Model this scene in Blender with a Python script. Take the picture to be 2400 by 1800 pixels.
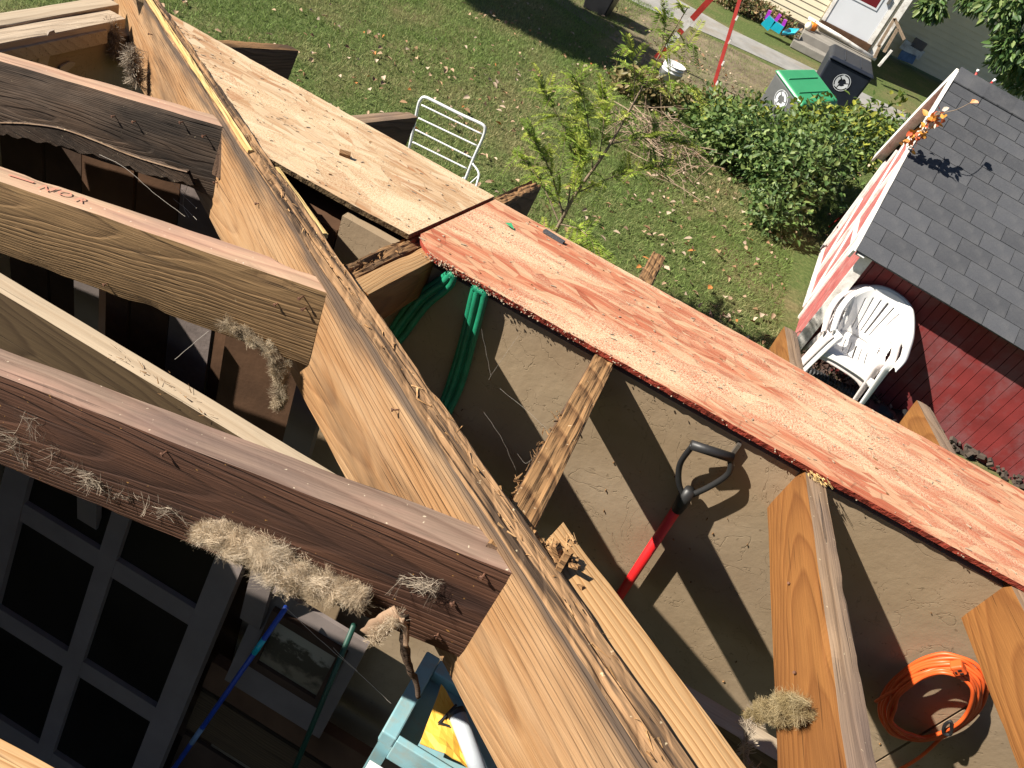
import bpy, math, random
import numpy as np
from mathutils import Vector, Matrix, noise as mnoise
random.seed(7); RNG = np.random.default_rng(11)
S = bpy.context.scene
C = S.collection
for o in list(bpy.data.objects): bpy.data.objects.remove(o)

# ------------------------------------------------------------------ camera, sky, sun, exposure
H = 3.1                                     # camera height above the yard
M = [Vector((0.86649346, 0.49369114, -0.07387925)),
     Vector((0.36038891, -0.51626859, 0.77690834)),
     Vector((0.34541123, -0.69981126, -0.62526417))]
cd = bpy.data.cameras.new('camera'); cam = bpy.data.objects.new('camera', cd); C.objects.link(cam)
cd.sensor_width = 36; cd.lens = 27; cd.clip_start = 0.02; cd.clip_end = 500
cam.matrix_world = Matrix(((M[0][0], -M[0][1], -M[0][2], 0), (M[1][0], -M[1][1], -M[1][2], 0),
                           (M[2][0], -M[2][1], -M[2][2], H), (0, 0, 0, 1)))
S.camera = cam
SUN = Vector((2.2, 1.0, -1.883)).normalized()
EL = math.asin(-SUN.z); AZ = math.atan2(-SUN.x, -SUN.y)
w = bpy.data.worlds.new('World'); S.world = w; w.use_nodes = True
nt = w.node_tree; nt.nodes.clear()
sk = nt.nodes.new('ShaderNodeTexSky'); sk.sky_type = 'NISHITA'; sk.sun_disc = False
sk.sun_elevation = EL; sk.sun_rotation = AZ; sk.air_density = 0.6; sk.dust_density = 0.2; sk.ozone_density = 1.0
bg = nt.nodes.new('ShaderNodeBackground'); bg.inputs[1].default_value = 0.05
wo = nt.nodes.new('ShaderNodeOutputWorld')
nt.links.new(sk.outputs[0], bg.inputs[0]); nt.links.new(bg.outputs[0], wo.inputs[0])
sl = bpy.data.lights.new('sun', 'SUN'); sl.energy = 5.0; sl.angle = math.radians(0.53); sl.color = (1.0, 0.93, 0.82)
so = bpy.data.objects.new('sun', sl); C.objects.link(so)
so.rotation_euler = SUN.to_track_quat('-Z', 'Y').to_euler(); so.location = (-11, -20, 13)
S.view_settings.view_transform = 'Standard'; S.view_settings.look = 'None'
S.view_settings.gamma = 1; S.view_settings.use_curve_mapping = False
S.view_settings.exposure = 1.15
S.cycles.max_bounces = 4; S.cycles.diffuse_bounces = 3; S.cycles.glossy_bounces = 2; S.cycles.transmission_bounces = 2; S.cycles.caustics_reflective = False

# ------------------------------------------------------------------ picture -> place helpers (surveyed planes)
def ray(x, y):
    k = 2400 / 2212.0
    d = Vector(((x * k - 1200) / 1800.0, (y * k - 900) / 1800.0, 1.0))
    return Vector((M[0].dot(d), M[1].dot(d), M[2].dot(d)))
EYE = Vector((0, 0, H))
def G(x, y, h=0.0): r = ray(x, y); return EYE + r * ((h - H) / r.z)
def VY(x, y, Y): r = ray(x, y); return EYE + r * (Y / r.y)
def VX(x, y, X): r = ray(x, y); return EYE + r * (X / r.x)
TP = 0.2217
def zr(y): return 2.633 - TP * y
def VR(x, y, dz=0.0):
    r = ray(x, y); return EYE + r * ((2.633 + dz - H) / (r.z + TP * r.y))
H0 = Vector((-1.319, 1.568)); HD = Vector((0.7795, -0.6264)); HN = Vector((-0.6264, -0.7795))
def hipz(x): return 2.285 + 0.1784 * (x + 1.319)
def VH(x, y, off=0.0):
    r = ray(x, y); c = H0.dot(HN) + off
    return EYE + r * (c / (r.x * HN.x + r.y * HN.y))
def nz(p, s, k=0.0): return mnoise.noise(Vector((p[0] * s + k, p[1] * s - k, p[2] * s + 2 * k)))

# ------------------------------------------------------------------ scene-graph helpers
def tag(o, label=None, cat=None, group=None, kind=None):
    if label: o['label'] = label
    if cat: o['category'] = cat
    if group: o['group'] = group
    if kind: o['kind'] = kind
    return o
def thing(name, label, cat, loc=(0, 0, 0), group=None, kind=None):
    o = bpy.data.objects.new(name, None); C.objects.link(o); o.location = loc
    o.empty_display_size = 0.05
    o['_loc'] = [float(v) for v in loc]
    return tag(o, label, cat, group, kind)
def wloc(o):
    p = Vector((0, 0, 0))
    return Vector(o.location)
def link(name, me, parent=None):
    o = bpy.data.objects.new(name, me); C.objects.link(o)
    if parent is not None:
        o.parent = parent
        acc = Matrix.Identity(4); q = parent; chain = []
        while q is not None: chain.append(q); q = q.parent
        for q in reversed(chain):
            acc = acc @ (q.matrix_parent_inverse if q.parent else Matrix.Identity(4)) @ Matrix.Translation(q.location) @ q.rotation_euler.to_matrix().to_4x4()
        o.matrix_parent_inverse = acc.inverted()
    return o
def mesh(name, V, F, mat, parent=None, smooth=False, grain=None, col=None):
    me = bpy.data.meshes.new(name)
    V = np.asarray(V, dtype=np.float32).reshape(-1, 3)
    if isinstance(F, np.ndarray):
        n, k = F.shape
        me.vertices.add(len(V)); me.vertices.foreach_set('co', V.ravel())
        me.loops.add(n * k); me.loops.foreach_set('vertex_index', F.astype(np.int32).ravel())
        me.polygons.add(n); me.polygons.foreach_set('loop_start', np.arange(0, n * k, k, dtype=np.int32))
        me.polygons.foreach_set('loop_total', np.full(n, k, dtype=np.int32))
        me.update(calc_edges=True); me.validate()
    else:
        me.from_pydata([tuple(v) for v in V], [], F)
        me.update()
    if smooth: me.polygons.foreach_set('use_smooth', np.ones(len(me.polygons), dtype=bool))
    g = me.attributes.new('grain', 'FLOAT_VECTOR', 'POINT')
    g.data.foreach_set('vector', np.asarray(V if grain is None else grain, dtype=np.float32).ravel())
    if col is not None:
        a = me.attributes.new('tint', 'FLOAT_COLOR', 'POINT')
        c = np.ones((len(V), 4), dtype=np.float32); c[:, :3] = col
        a.data.foreach_set('color', c.ravel())
    if mat: me.materials.append(mat)
    return link(name, me, parent)

class MB:
    """collects simple solids into one mesh"""
    def __init__(s): s.v = []; s.f = []
    def add(s, v, f):
        n = len(s.v); s.v += [tuple(q) for q in v]; s.f += [tuple(i + n for i in q) for q in f]; return s
    def box(s, lo, hi, mtx=None):
        (a, b, c), (d, e, f) = lo, hi
        v = [Vector(q) for q in ((a, b, c), (d, b, c), (d, e, c), (a, e, c), (a, b, f), (d, b, f), (d, e, f), (a, e, f))]
        if mtx is not None: v = [mtx @ q for q in v]
        return s.add(v, [(3, 2, 1, 0), (4, 5, 6, 7), (0, 1, 5, 4), (1, 2, 6, 5), (2, 3, 7, 6), (3, 0, 4, 7)])
    def hexa(s, v):  # 8 corners, bottom ring then top ring
        return s.add(v, [(3, 2, 1, 0), (4, 5, 6, 7), (0, 1, 5, 4), (1, 2, 6, 5), (2, 3, 7, 6), (3, 0, 4, 7)])
    def bar(s, A, B, wd, th, side=Vector((0, 1, 0))):
        A = Vector(A); B = Vector(B); x = (B - A).normalized(); y = (side - x * side.dot(x)).normalized(); z = x.cross(y)
        y *= wd / 2; z *= th / 2
        return s.hexa([A - y - z, A + y - z, A + y + z, A - y + z, B - y - z, B + y - z, B + y + z, B - y + z])
    def tube(s, P, r, n=8, closed=False, cap=True):
        P = [Vector(p) for p in P]; m = len(P); base = len(s.v); up = None
        for i, p in enumerate(P):
            a = P[(i - 1) % m] if (i or closed) else p; b = P[(i + 1) % m] if (i < m - 1 or closed) else p
            t = (b - a).normalized()
            if up is None: up = t.orthogonal().normalized()
            up = (up - t * up.dot(t)).normalized(); q = t.cross(up)
            rr = r[i] if isinstance(r, (list, tuple)) else r
            for k in range(n):
                an = 2 * math.pi * k / n; s.v.append(tuple(p + (up * math.cos(an) + q * math.sin(an)) * rr))
        for i in range(m if closed else m - 1):
            j = (i + 1) % m
            for k in range(n):
                l = (k + 1) % n
                s.f.append((base + i * n + k, base + i * n + l, base + j * n + l, base + j * n + k))
        if cap and not closed:
            s.f.append(tuple(base + k for k in reversed(range(n)))); s.f.append(tuple(base + (m - 1) * n + k for k in range(n)))
        return s
    def lathe(s, prof, org, n=24, mtx=None):
        base = len(s.v); m = len(prof)
        for (r, z) in prof:
            for k in range(n):
                a = 2 * math.pi * k / n; p = Vector((r * math.cos(a), r * math.sin(a), z))
                if mtx is not None: p = mtx @ p
                s.v.append(tuple(p + Vector(org)))
        for i in range(m - 1):
            for k in range(n):
                l = (k + 1) % n
                s.f.append((base + i * n + k, base + i * n + l, base + (i + 1) * n + l, base + (i + 1) * n + k))
        return s
    def build(s, name, mat, parent=None, smooth=False): return mesh(name, s.v, s.f, mat, parent, smooth)

def bevel(o, wd=0.004, seg=2):
    m = o.modifiers.new('bevel', 'BEVEL'); m.width = wd; m.segments = seg; m.limit_method = 'ANGLE'; m.angle_limit = math.radians(40)
    return o
def spline(P, n=8, closed=False):
    P = [Vector(p) for p in P]; out = []; m = len(P)
    for i in range(m if closed else m - 1):
        p0 = P[(i - 1) % m] if (closed or i) else P[i]; p1 = P[i]; p2 = P[(i + 1) % m]; p3 = P[(i + 2) % m] if (closed or i + 2 < m) else p2
        for k in range(n):
            t = k / n
            out.append(0.5 * ((2 * p1) + (p2 - p0) * t + (2 * p0 - 5 * p1 + 4 * p2 - p3) * t * t + (3 * p1 - p0 - 3 * p2 + p3) * t ** 3))
    if not closed: out.append(P[-1])
    return out

# ------------------------------------------------------------------ materials
class NT:
    def __init__(s, name):
        s.m = bpy.data.materials.new(name); s.m.use_nodes = True; s.t = s.m.node_tree; s.b = s.t.nodes['Principled BSDF']
    def n(s, kind, **kw):
        q = s.t.nodes.new('ShaderNode' + kind)
        for k, v in kw.items():
            if k.startswith('i_'): q.inputs[k[2:].replace('_', ' ')].default_value = v
            else: setattr(q, k, v)
        return q
    def l(s, a, b): s.t.links.new(a, b)
    def grain(s): return s.n('Attribute', attribute_name='grain').outputs['Vector']
    def map(s, v, scale=(1, 1, 1), loc=(0, 0, 0), rot=(0, 0, 0)):
        q = s.n('Mapping'); q.inputs['Scale'].default_value = scale; q.inputs['Location'].default_value = loc; q.inputs['Rotation'].default_value = rot
        s.l(v, q.inputs['Vector']); return q.outputs[0]
    def noise(s, v, scale=1.0, detail=3.0, rough=0.55, dist=0.0):
        q = s.n('TexNoise'); q.inputs['Scale'].default_value = scale; q.inputs['Detail'].default_value = detail
        q.inputs['Roughness'].default_value = rough; q.inputs['Distortion'].default_value = dist
        s.l(v, q.inputs['Vector']); return q.outputs['Fac']
    def ramp(s, f, stops, interp='LINEAR'):
        q = s.n('ValToRGB'); e = q.color_ramp.elements; q.color_ramp.interpolation = interp
        while len(e) < len(stops): e.new(0.5)
        for el, (p, c) in zip(e, stops):
            el.position = p; el.color = (c, c, c, 1) if isinstance(c, (int, float)) else (c[0], c[1], c[2], 1)
        s.l(f, q.inputs[0]); return q.outputs[0]
    def mix(s, f, a, b, mode='MIX'):
        q = s.n('Mix', data_type='RGBA', blend_type=mode)
        for sock, val in ((q.inputs[0], f), (q.inputs[6], a), (q.inputs[7], b)):
            if isinstance(val, (int, float)): sock.default_value = val
            elif isinstance(val, (tuple, list)): sock.default_value = (val[0], val[1], val[2], 1)
            else: s.l(val, sock)
        return q.outputs[2]
    def math(s, op, a, b=None):
        q = s.n('Math', operation=op)
        for i, val in enumerate((a, b)):
            if val is None: continue
            if isinstance(val, (int, float)): q.inputs[i].default_value = val
            else: s.l(val, q.inputs[i])
        return q.outputs[0]
    def out(s, color=None, rough=0.8, height=None, bump=0.3, dist=0.002, spec=0.3):
        if color is not None:
            if isinstance(color, (tuple, list)): s.b.inputs['Base Color'].default_value = (*color, 1)
            else: s.l(color, s.b.inputs['Base Color'])
        if isinstance(rough, (int, float)): s.b.inputs['Roughness'].default_value = rough
        else: s.l(rough, s.b.inputs['Roughness'])
        s.b.inputs['Specular IOR Level'].default_value = spec
        if height is not None:
            q = s.n('Bump'); q.inputs['Strength'].default_value = bump; q.inputs['Distance'].default_value = dist
            s.l(height, q.inputs['Height']); s.l(q.outputs[0], s.b.inputs['Normal'])
        return s.m

def wood(name, light, dark, ring=0.006, off=(0.0, 0.03, 0.12), stain=(0.05, 0.035, 0.025), stain_amt=0.5, stain_lo=0.5, stain_hi=0.66,
         fibre=0.35, rough=0.8, bump=0.5, speck=0.0, wash=None, wash_amt=0.0, stretch=0.05, stain_scale=(2.2, 9, 9), contrast=1.0, speck_col=(0.75, 0.62, 0.4), warp=0.045, edge=None):
    t = NT(name); g = t.grain()
    wv = t.n('TexNoise'); wv.inputs['Scale'].default_value = 1; wv.inputs['Detail'].default_value = 2
    t.l(t.map(g, (2.5, 11, 11)), wv.inputs['Vector'])
    sub = t.n('VectorMath', operation='SUBTRACT'); t.l(wv.outputs['Color'], sub.inputs[0]); sub.inputs[1].default_value = (0.5, 0.5, 0.5)
    scl = t.n('VectorMath', operation='SCALE'); t.l(sub.outputs[0], scl.inputs[0]); scl.inputs['Scale'].default_value = warp
    ad = t.n('VectorMath', operation='ADD'); t.l(g, ad.inputs[0]); t.l(scl.outputs[0], ad.inputs[1])
    ln = t.n('VectorMath', operation='LENGTH'); t.l(t.map(ad.outputs[0], (stretch, 1, 1), off), ln.inputs[0])
    fr = t.math('FRACT', t.math('DIVIDE', ln.outputs['Value'], ring))
    rp = t.ramp(fr, [(0.0, 0.0), (0.55, 0.35), (0.85, 1.0), (1.0, 0.0)])
    fb = t.noise(t.map(g, (7, 330, 330)), 1, 3, 0.65)
    brd = t.noise(t.map(g, (1.2, 5, 5)), 1, 3)
    f = t.math('MULTIPLY', rp, contrast)
    f = t.math('ADD', f, t.math('MULTIPLY', t.math('SUBTRACT', brd, 0.5), 0.9))
    c = t.mix(t.ramp(f, [(0, 0), (1, 1)]), light, dark)
    c = t.mix(1.0, c, t.ramp(fb, [(0.25, 1 - fibre), (0.7, 1 + 0.0)]), 'MULTIPLY')
    if wash is not None:
        wm = t.ramp(t.noise(t.map(g, (3, 16, 16), (4, 2, 1)), 1, 5, 0.65), [(0.42, 0), (0.62, 1)])
        c = t.mix(t.math('MULTIPLY', wm, wash_amt), c, wash)
    sm = t.ramp(t.noise(t.map(g, stain_scale, (1, 5, 3)), 1, 5, 0.6, 0.3), [(stain_lo, 0), (stain_hi, 1)])
    c = t.mix(t.math('MULTIPLY', sm, stain_amt), c, stain)
    if edge is not None:
        sz = t.n('SeparateXYZ'); t.l(g, sz.inputs[0])
        em = t.math('ADD', t.math('MULTIPLY', sz.outputs[2], 22.0), t.math('MULTIPLY', t.noise(t.map(g, (4, 30, 30), (2, 2, 8)), 1, 3, .6), 2.4))
        c = t.mix(t.math('MULTIPLY', t.ramp(em, [(.35, 0), (1.0, 1)]), edge[3]), c, edge[:3])
    # fine checks running with the grain
    ck = t.ramp(t.noise(t.map(g, (3.5, 170, 170), (9, 1, 2)), 1, 2, 0.5), [(0.64, 0), (0.70, 1)])
    c = t.mix(t.math('MULTIPLY', ck, 0.55), c, tuple(0.25 * q for q in dark))
    if speck:
        sp = t.ramp(t.noise(t.map(g, (130, 130, 130)), 1, 2, 0.5), [(0.70, 0), (0.735, 1)])
        c = t.mix(t.math('MULTIPLY', sp, speck), c, speck_col)
    hgt = t.math('ADD', t.math('MULTIPLY', fb, 0.7), t.math('MULTIPLY', rp, -0.5))
    hgt = t.math('SUBTRACT', hgt, t.math('MULTIPLY', ck, 1.6))
    return t.out(c, rough, hgt, bump, 0.0022, 0.25)

def plain(name, col, rough=0.6, var=0.15, scale=8.0, bump=0.1, spec=0.4, fine=60.0, metal=0.0, dirt=None, dirt_amt=0.0, dirt_scale=3.0):
    t = NT(name); g = t.grain()
    n1 = t.noise(t.map(g, (scale,) * 3), 1, 3, 0.6); n2 = t.noise(t.map(g, (fine,) * 3), 1, 2, 0.6)
    c = t.mix(t.ramp(n1, [(0.3, 0), (0.7, 1)]), tuple(q * (1 - var) for q in col), tuple(min(1, q * (1 + var)) for q in col))
    if dirt is not None:
        dm = t.ramp(t.noise(t.map(g, (dirt_scale,) * 3, (3, 1, 7)), 1, 6, 0.7), [(0.46, 0), (0.68, 1)])
        c = t.mix(t.math('MULTIPLY', dm, dirt_amt), c, dirt)
    t.b.inputs['Metallic'].default_value = metal
    return t.out(c, rough, n2, bump, 0.003, spec)

def tinted(name, rough=0.6, trans=0.0, spec=0.25, mul=1.0):
    t = NT(name); a = t.n('Attribute', attribute_name='tint').outputs['Color']
    m = t.out(a, rough, spec=spec)
    if trans:
        tr = t.n('BsdfTranslucent'); t.l(a, tr.inputs['Color'])
        mx = t.n('MixShader'); mx.inputs[0].default_value = trans
        t.l(t.b.outputs[0], mx.inputs[1]); t.l(tr.outputs[0], mx.inputs[2])
        t.l(mx.outputs[0], t.t.nodes['Material Output'].inputs['Surface'])
    return m

MT = {}
MT['hip'] = wood('hip_fir', (0.385, 0.21, 0.092), (0.20, 0.086, 0.031), 0.0038, (0, 0.02, 0.15), (0.075, 0.045, 0.026), 0.75, 0.52, 0.70, 0.45, 0.8, 0.7, wash=(0.40, 0.27, 0.155), wash_amt=0.5, stretch=0.03, warp=0.022, contrast=0.55, edge=(0.055, 0.042, 0.034, 0.85))
MT['new'] = wood('new_pine', (0.43, 0.265, 0.125), (0.31, 0.16, 0.06), 0.0055, (0, 0.2, 0.16), (0.26, 0.135, 0.055), 0.4, 0.55, 0.7, 0.2, 0.7, 0.35, stretch=0.01)
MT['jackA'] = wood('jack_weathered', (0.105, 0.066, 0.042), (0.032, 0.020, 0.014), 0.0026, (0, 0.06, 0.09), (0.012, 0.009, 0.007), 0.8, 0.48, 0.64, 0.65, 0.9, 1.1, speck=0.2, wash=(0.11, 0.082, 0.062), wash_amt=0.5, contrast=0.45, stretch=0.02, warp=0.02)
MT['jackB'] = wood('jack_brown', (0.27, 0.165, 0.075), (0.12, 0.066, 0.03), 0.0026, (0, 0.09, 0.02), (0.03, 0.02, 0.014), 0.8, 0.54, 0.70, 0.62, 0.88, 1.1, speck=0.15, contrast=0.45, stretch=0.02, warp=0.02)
MT['jackC'] = wood('jack_redbrown', (0.118, 0.052, 0.029), (0.045, 0.021, 0.013), 0.0028, (0, 0.05, 0.06), (0.022, 0.011, 0.009), 0.7, 0.48, 0.66, 0.6, 0.8, 1.1, speck=0.8, speck_col=(0.42, 0.22, 0.06), contrast=0.45, stretch=0.02, warp=0.02)
MT['topA'] = wood('edge_pinkgrey', (0.40, 0.275, 0.18), (0.28, 0.175, 0.115), 0.02, (0, 0.3, 0.2), (0.15, 0.11, 0.09), 0.7, 0.5, 0.7, 0.3, 0.85, 0.4, speck=0.35, speck_col=(0.8, 0.72, 0.6), wash=(0.42, 0.19, 0.14), wash_amt=0.3)
MT['topC'] = wood('edge_mauve', (0.22, 0.15, 0.11), (0.15, 0.095, 0.068), 0.012, (0, 0.3, 0.2), (0.095, 0.066, 0.058), 0.75, 0.44, 0.64, 0.4, 0.82, 0.6, speck=0.6, speck_col=(0.55, 0.47, 0.34), wash=(0.31, 0.175, 0.13), wash_amt=0.5)
MT['joist'] = wood('joist_dusty', (0.11, 0.0725, 0.0375), (0.065, 0.04, 0.02), 0.007, (0, 0.1, 0.1), (0.03, 0.02, 0.0125), 0.4, 0.55, 0.75, 0.4, 0.9, 0.4)
MT['dusty'] = wood('dusty_top', (0.42, 0.34, 0.245), (0.36, 0.28, 0.195), 0.02, (0, 0.3, 0.2), (0.25, 0.18, 0.12), 0.4, 0.56, 0.75, 0.2, 0.95, 0.3, speck=0.2)
MT['tail'] = wood('tail_dark', (0.168, 0.1, 0.06), (0.088, 0.048, 0.0288), 0.006, (0, 0.07, 0.1), (0.04, 0.028, 0.0224), 0.6, 0.48, 0.68, 0.45, 0.9, 0.8)
MT['orange'] = wood('rafter_orange', (0.27, 0.115, 0.032), (0.165, 0.06, 0.016), 0.0042, (0, 0.045, 0.035), (0.12, 0.045, 0.014), 0.6, 0.48, 0.66, 0.32, 0.68, 0.45, stretch=0.03, contrast=0.7, warp=0.03)
MT['greytop'] = wood('rafter_greytop', (0.33, 0.225, 0.145), (0.23, 0.145, 0.085), 0.02, (0, 0.3, 0.2), (0.15, 0.105, 0.085), 0.75, 0.46, 0.66, 0.4, 0.8, 0.5, speck=0.5)
MT['rot'] = wood('rotten_wood', (0.352, 0.196, 0.084), (0.176, 0.088, 0.036), 0.004, (0, 0.02, 0.03), (0.036, 0.024, 0.016), 0.8, 0.54, 0.66, 0.5, 0.95, 1.0, speck=0.4)
MT['hiptop'] = wood('crumbling_edge', (0.34, 0.20, 0.10), (0.19, 0.10, 0.045), 0.0025, (0, 0.02, 0.03), (0.03, 0.02, 0.014), 0.9, 0.48, 0.60, 0.55, 0.95, 1.1, speck=0.4, stain_scale=(4, 90, 90), contrast=0.5)
MT['yellow'] = wood('yellow_sliver', (0.56, 0.40, 0.17), (0.44, 0.28, 0.10), 0.006, (0, 0.2, 0.1), (0.7, 0.4, 0.12), 0.3, 0.55, 0.7, 0.15, 0.7, 0.5)
MT['plate'] = wood('plate_grey', (0.52, 0.42, 0.31), (0.40, 0.31, 0.22), 0.012, (0, 0.3, 0.2), (0.26, 0.19, 0.13), 0.6, 0.48, 0.66, 0.35, 0.92, 0.6, speck=0.6)

def osb(name, red):
    t = NT(name); g = t.grain()
    vals = []; edges = []
    for i, (ang, sx, sy, loc) in enumerate([(0.10, 13, 60, (0, 0, 0)), (-0.42, 15, 50, (3.3, 1.7, 0)), (0.62, 16, 46, (7.1, 4.2, 0))]):
        mp = t.map(t.map(g, (1, 1, 0), loc, (0, 0, ang)), (sx, sy, 0))
        v = t.n('TexVoronoi', voronoi_dimensions='2D', feature='F1'); v.inputs['Scale'].default_value = 1; t.l(mp, v.inputs['Vector'])
        v.inputs['Randomness'].default_value = 0.95
        sp = t.n('SeparateColor'); t.l(v.outputs['Color'], sp.inputs[0]); vals.append((sp.outputs[0], sp.outputs[1]))
        e = t.n('TexVoronoi', voronoi_dimensions='2D', feature='DISTANCE_TO_EDGE'); e.inputs['Scale'].default_value = 1; t.l(mp, e.inputs['Vector'])
        edges.append(t.ramp(e.outputs['Distance'], [(0.0, 1), (0.05, 0)]))
    def rnd2(v): return v
    # strands of layer 2 and 3 lie over layer 1 where their own random value is high
    pick2 = t.math('GREATER_THAN', vals[1][1], 0.60); pick3 = t.math('GREATER_THAN', vals[2][1], 0.72)
    def sel(a, b, c):
        return t.mix(pick3, t.mix(pick2, a, b), c)
    val = sel(vals[0][0], vals[1][0], vals[2][0]); edge = sel(edges[0], edges[1], edges[2])
    fib = t.noise(t.map(g, (16, 300, 300)), 1, 4, 0.6)
    if red:
        c = t.ramp(val, [(0.0, (0.40, 0.105, 0.05)), (0.3, (0.50, 0.15, 0.075)), (0.65, (0.56, 0.235, 0.125)), (1.0, (0.62, 0.37, 0.215))])
        wear = t.ramp(t.noise(t.map(g, (5, 42, 42), (2, 9, 0)), 1, 6, 0.7), [(0.5, 0), (0.66, 1)])
        c = t.mix(t.math('MULTIPLY', wear, 0.7), c, (0.64, 0.44, 0.26))
    else:
        c = t.ramp(val, [(0.0, (0.40, 0.185, 0.08)), (0.25, (0.46, 0.27, 0.135)), (0.7, (0.56, 0.365, 0.205)), (1.0, (0.64, 0.47, 0.30))])
        wear = t.ramp(t.noise(t.map(g, (5, 42, 42), (2, 9, 0)), 1, 6, 0.7), [(0.44, 0), (0.62, 1)])
        c = t.mix(t.math('MULTIPLY', wear, 0.5), c, (0.66, 0.51, 0.335))
    c = t.mix(1.0, c, t.ramp(fib, [(0.25, 0.68), (0.65, 1.0)]), 'MULTIPLY')
    c = t.mix(t.math('MULTIPLY', edge, 0.55), c, (0.16, 0.06, 0.03) if red else (0.2, 0.12, 0.06))
    # sawdust lying in drifts
    drift = t.ramp(t.noise(t.map(g, (2.3, 7, 0), (5.2, 1.1, 0)), 1, 3, 0.55), [(0.43, 0), (0.60, 1)])
    dots = t.ramp(t.noise(t.map(g, (260, 420, 260)), 1, 3, 0.6), [(0.44, 0), (0.56, 1)])
    sd = t.math('MULTIPLY', t.math('MULTIPLY', drift, dots), 0.85)
    c = t.mix(sd, c, (0.72, 0.58, 0.38))
    h = t.math('ADD', t.math('MULTIPLY', vals[0][0], 0.8), t.math('MULTIPLY', fib, 0.5))
    return t.out(c, 0.75, h, 0.75, 0.0016, 0.3)
MT['osb'] = osb('strand_board_tan', False); MT['osbred'] = osb('strand_board_red', True)
MT['osbedge'] = plain('strand_board_edge_red', (0.30, 0.05, 0.03), 0.7, 0.5, 40, 0.9, 0.3, 160)
MT['osbedge_b'] = plain('strand_board_edge_brown', (0.14, 0.095, 0.05), 0.9, 0.5, 40, 0.9, 0.2, 160)

def tanwall():
    t = NT('tan_plywood'); g = t.grain()
    n1 = t.noise(t.map(g, (3, 3, 5)), 1, 6, 0.6); n2 = t.noise(t.map(g, (40, 40, 40)), 1, 4, 0.6)
    c = t.mix(t.ramp(n1, [(0.3, 0), (0.7, 1)]), (0.255, 0.185, 0.115), (0.335, 0.255, 0.170))
    st = t.ramp(t.noise(t.map(g, (2.6, 2.6, 1.1), (3, 3, 3)), 1, 5, .65, .6), [(.42, 0), (.66, 1)])
    c = t.mix(t.math('MULTIPLY', st, .5), c, (0.17, 0.115, 0.06))
    ck = t.noise(t.map(g, (9, 9, 9)), 1, 4, 0.55, 1.2)
    cr = t.ramp(t.math('ABSOLUTE', t.math('SUBTRACT', ck, 0.5)), [(0.0, 1), (0.006, 0)])
    c = t.mix(t.math('MULTIPLY', cr, 0.35), c, (0.12, 0.085, 0.05))
    sp = t.ramp(t.noise(t.map(g, (90, 90, 90)), 1, 2, 0.5), [(0.7, 0), (0.74, 1)])
    c = t.mix(t.math('MULTIPLY', sp, 0.5), c, (0.10, 0.07, 0.04))
    return t.out(c, 0.85, t.math('SUBTRACT', n2, t.math('MULTIPLY', cr, 0.5)), 0.35, 0.003, 0.3)
MT['tan'] = tanwall()
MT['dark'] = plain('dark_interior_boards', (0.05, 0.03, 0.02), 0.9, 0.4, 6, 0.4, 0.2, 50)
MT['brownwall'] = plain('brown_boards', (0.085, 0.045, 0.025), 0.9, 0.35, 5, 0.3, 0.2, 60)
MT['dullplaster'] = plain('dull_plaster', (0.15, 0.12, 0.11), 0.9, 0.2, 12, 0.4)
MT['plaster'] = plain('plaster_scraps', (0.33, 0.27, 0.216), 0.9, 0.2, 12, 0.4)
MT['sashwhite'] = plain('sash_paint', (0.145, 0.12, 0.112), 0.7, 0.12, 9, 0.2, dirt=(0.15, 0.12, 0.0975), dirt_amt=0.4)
MT['glassdark'] = plain('old_glass', (0.008, 0.007, 0.006), 0.3, 0.3, 5, 0.02, 0.12)
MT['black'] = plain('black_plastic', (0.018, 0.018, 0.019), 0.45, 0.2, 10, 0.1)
MT['redpole'] = plain('red_fibreglass', (0.5, 0.012, 0.014), 0.4, 0.15, 10, 0.05, 0.5)
MT['hosegreen'] = plain('green_hose', (0.012, 0.19, 0.10), 0.4, 0.2, 40, 0.25, 0.5, 500)
MT['cord'] = plain('orange_cord', (0.66, 0.10, 0.02), 0.45, 0.15, 10, 0.05, 0.5)
MT['blue'] = plain('blue_pole', (0.012, 0.05, 0.32), 0.4, 0.2, 10, 0.05)
MT['darkgreen'] = plain('dark_green_pole', (0.01, 0.05, 0.035), 0.5, 0.2, 10, 0.05)
MT['bluegrey'] = plain('pale_blue_band', (0.12, 0.2, 0.34), 0.5, 0.2, 10, 0.05)
MT['teal'] = plain('teal_metal', (0.19, 0.36, 0.40), 0.5, 0.1, 14, 0.1, 0.5, dirt=(0.27, 0.252, 0.192), dirt_amt=0.5, dirt_scale=30)
MT['envelope'] = plain('yellow_envelope', (0.65, 0.36, 0.045), 0.6, 0.12, 18, 0.25)
MT['greypipe'] = plain('grey_pipe', (0.38, 0.41, 0.44), 0.4, 0.12, 18, 0.1, 0.5)
MT['steel'] = plain('dull_steel', (0.30, 0.27, 0.24), 0.45, 0.2, 30, 0.1, 0.5, metal=0.8)
MT['rust'] = plain('rusty_nail', (0.13, 0.06, 0.035), 0.75, 0.4, 90, 0.3)
MT['whiteplastic'] = plain('white_plastic', (0.72, 0.715, 0.70), 0.35, 0.04, 6, 0.03, 0.5, dirt=(0.432, 0.4032, 0.36), dirt_amt=0.25)
MT['pinkplastic'] = plain('faded_plastic', (0.62, 0.55, 0.53), 0.45, 0.05, 6, 0.03, 0.5)
MT['whitetube'] = plain('white_enamel_tube', (0.624, 0.632, 0.64), 0.3, 0.05, 10, 0.03, 0.5)
MT['whitetrim'] = plain('chalky_white_trim', (0.70, 0.68, 0.64), 0.8, 0.1, 7, 0.35, 0.3, dirt=(0.2772, 0.2244, 0.1782), dirt_amt=0.65, dirt_scale=6)
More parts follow.
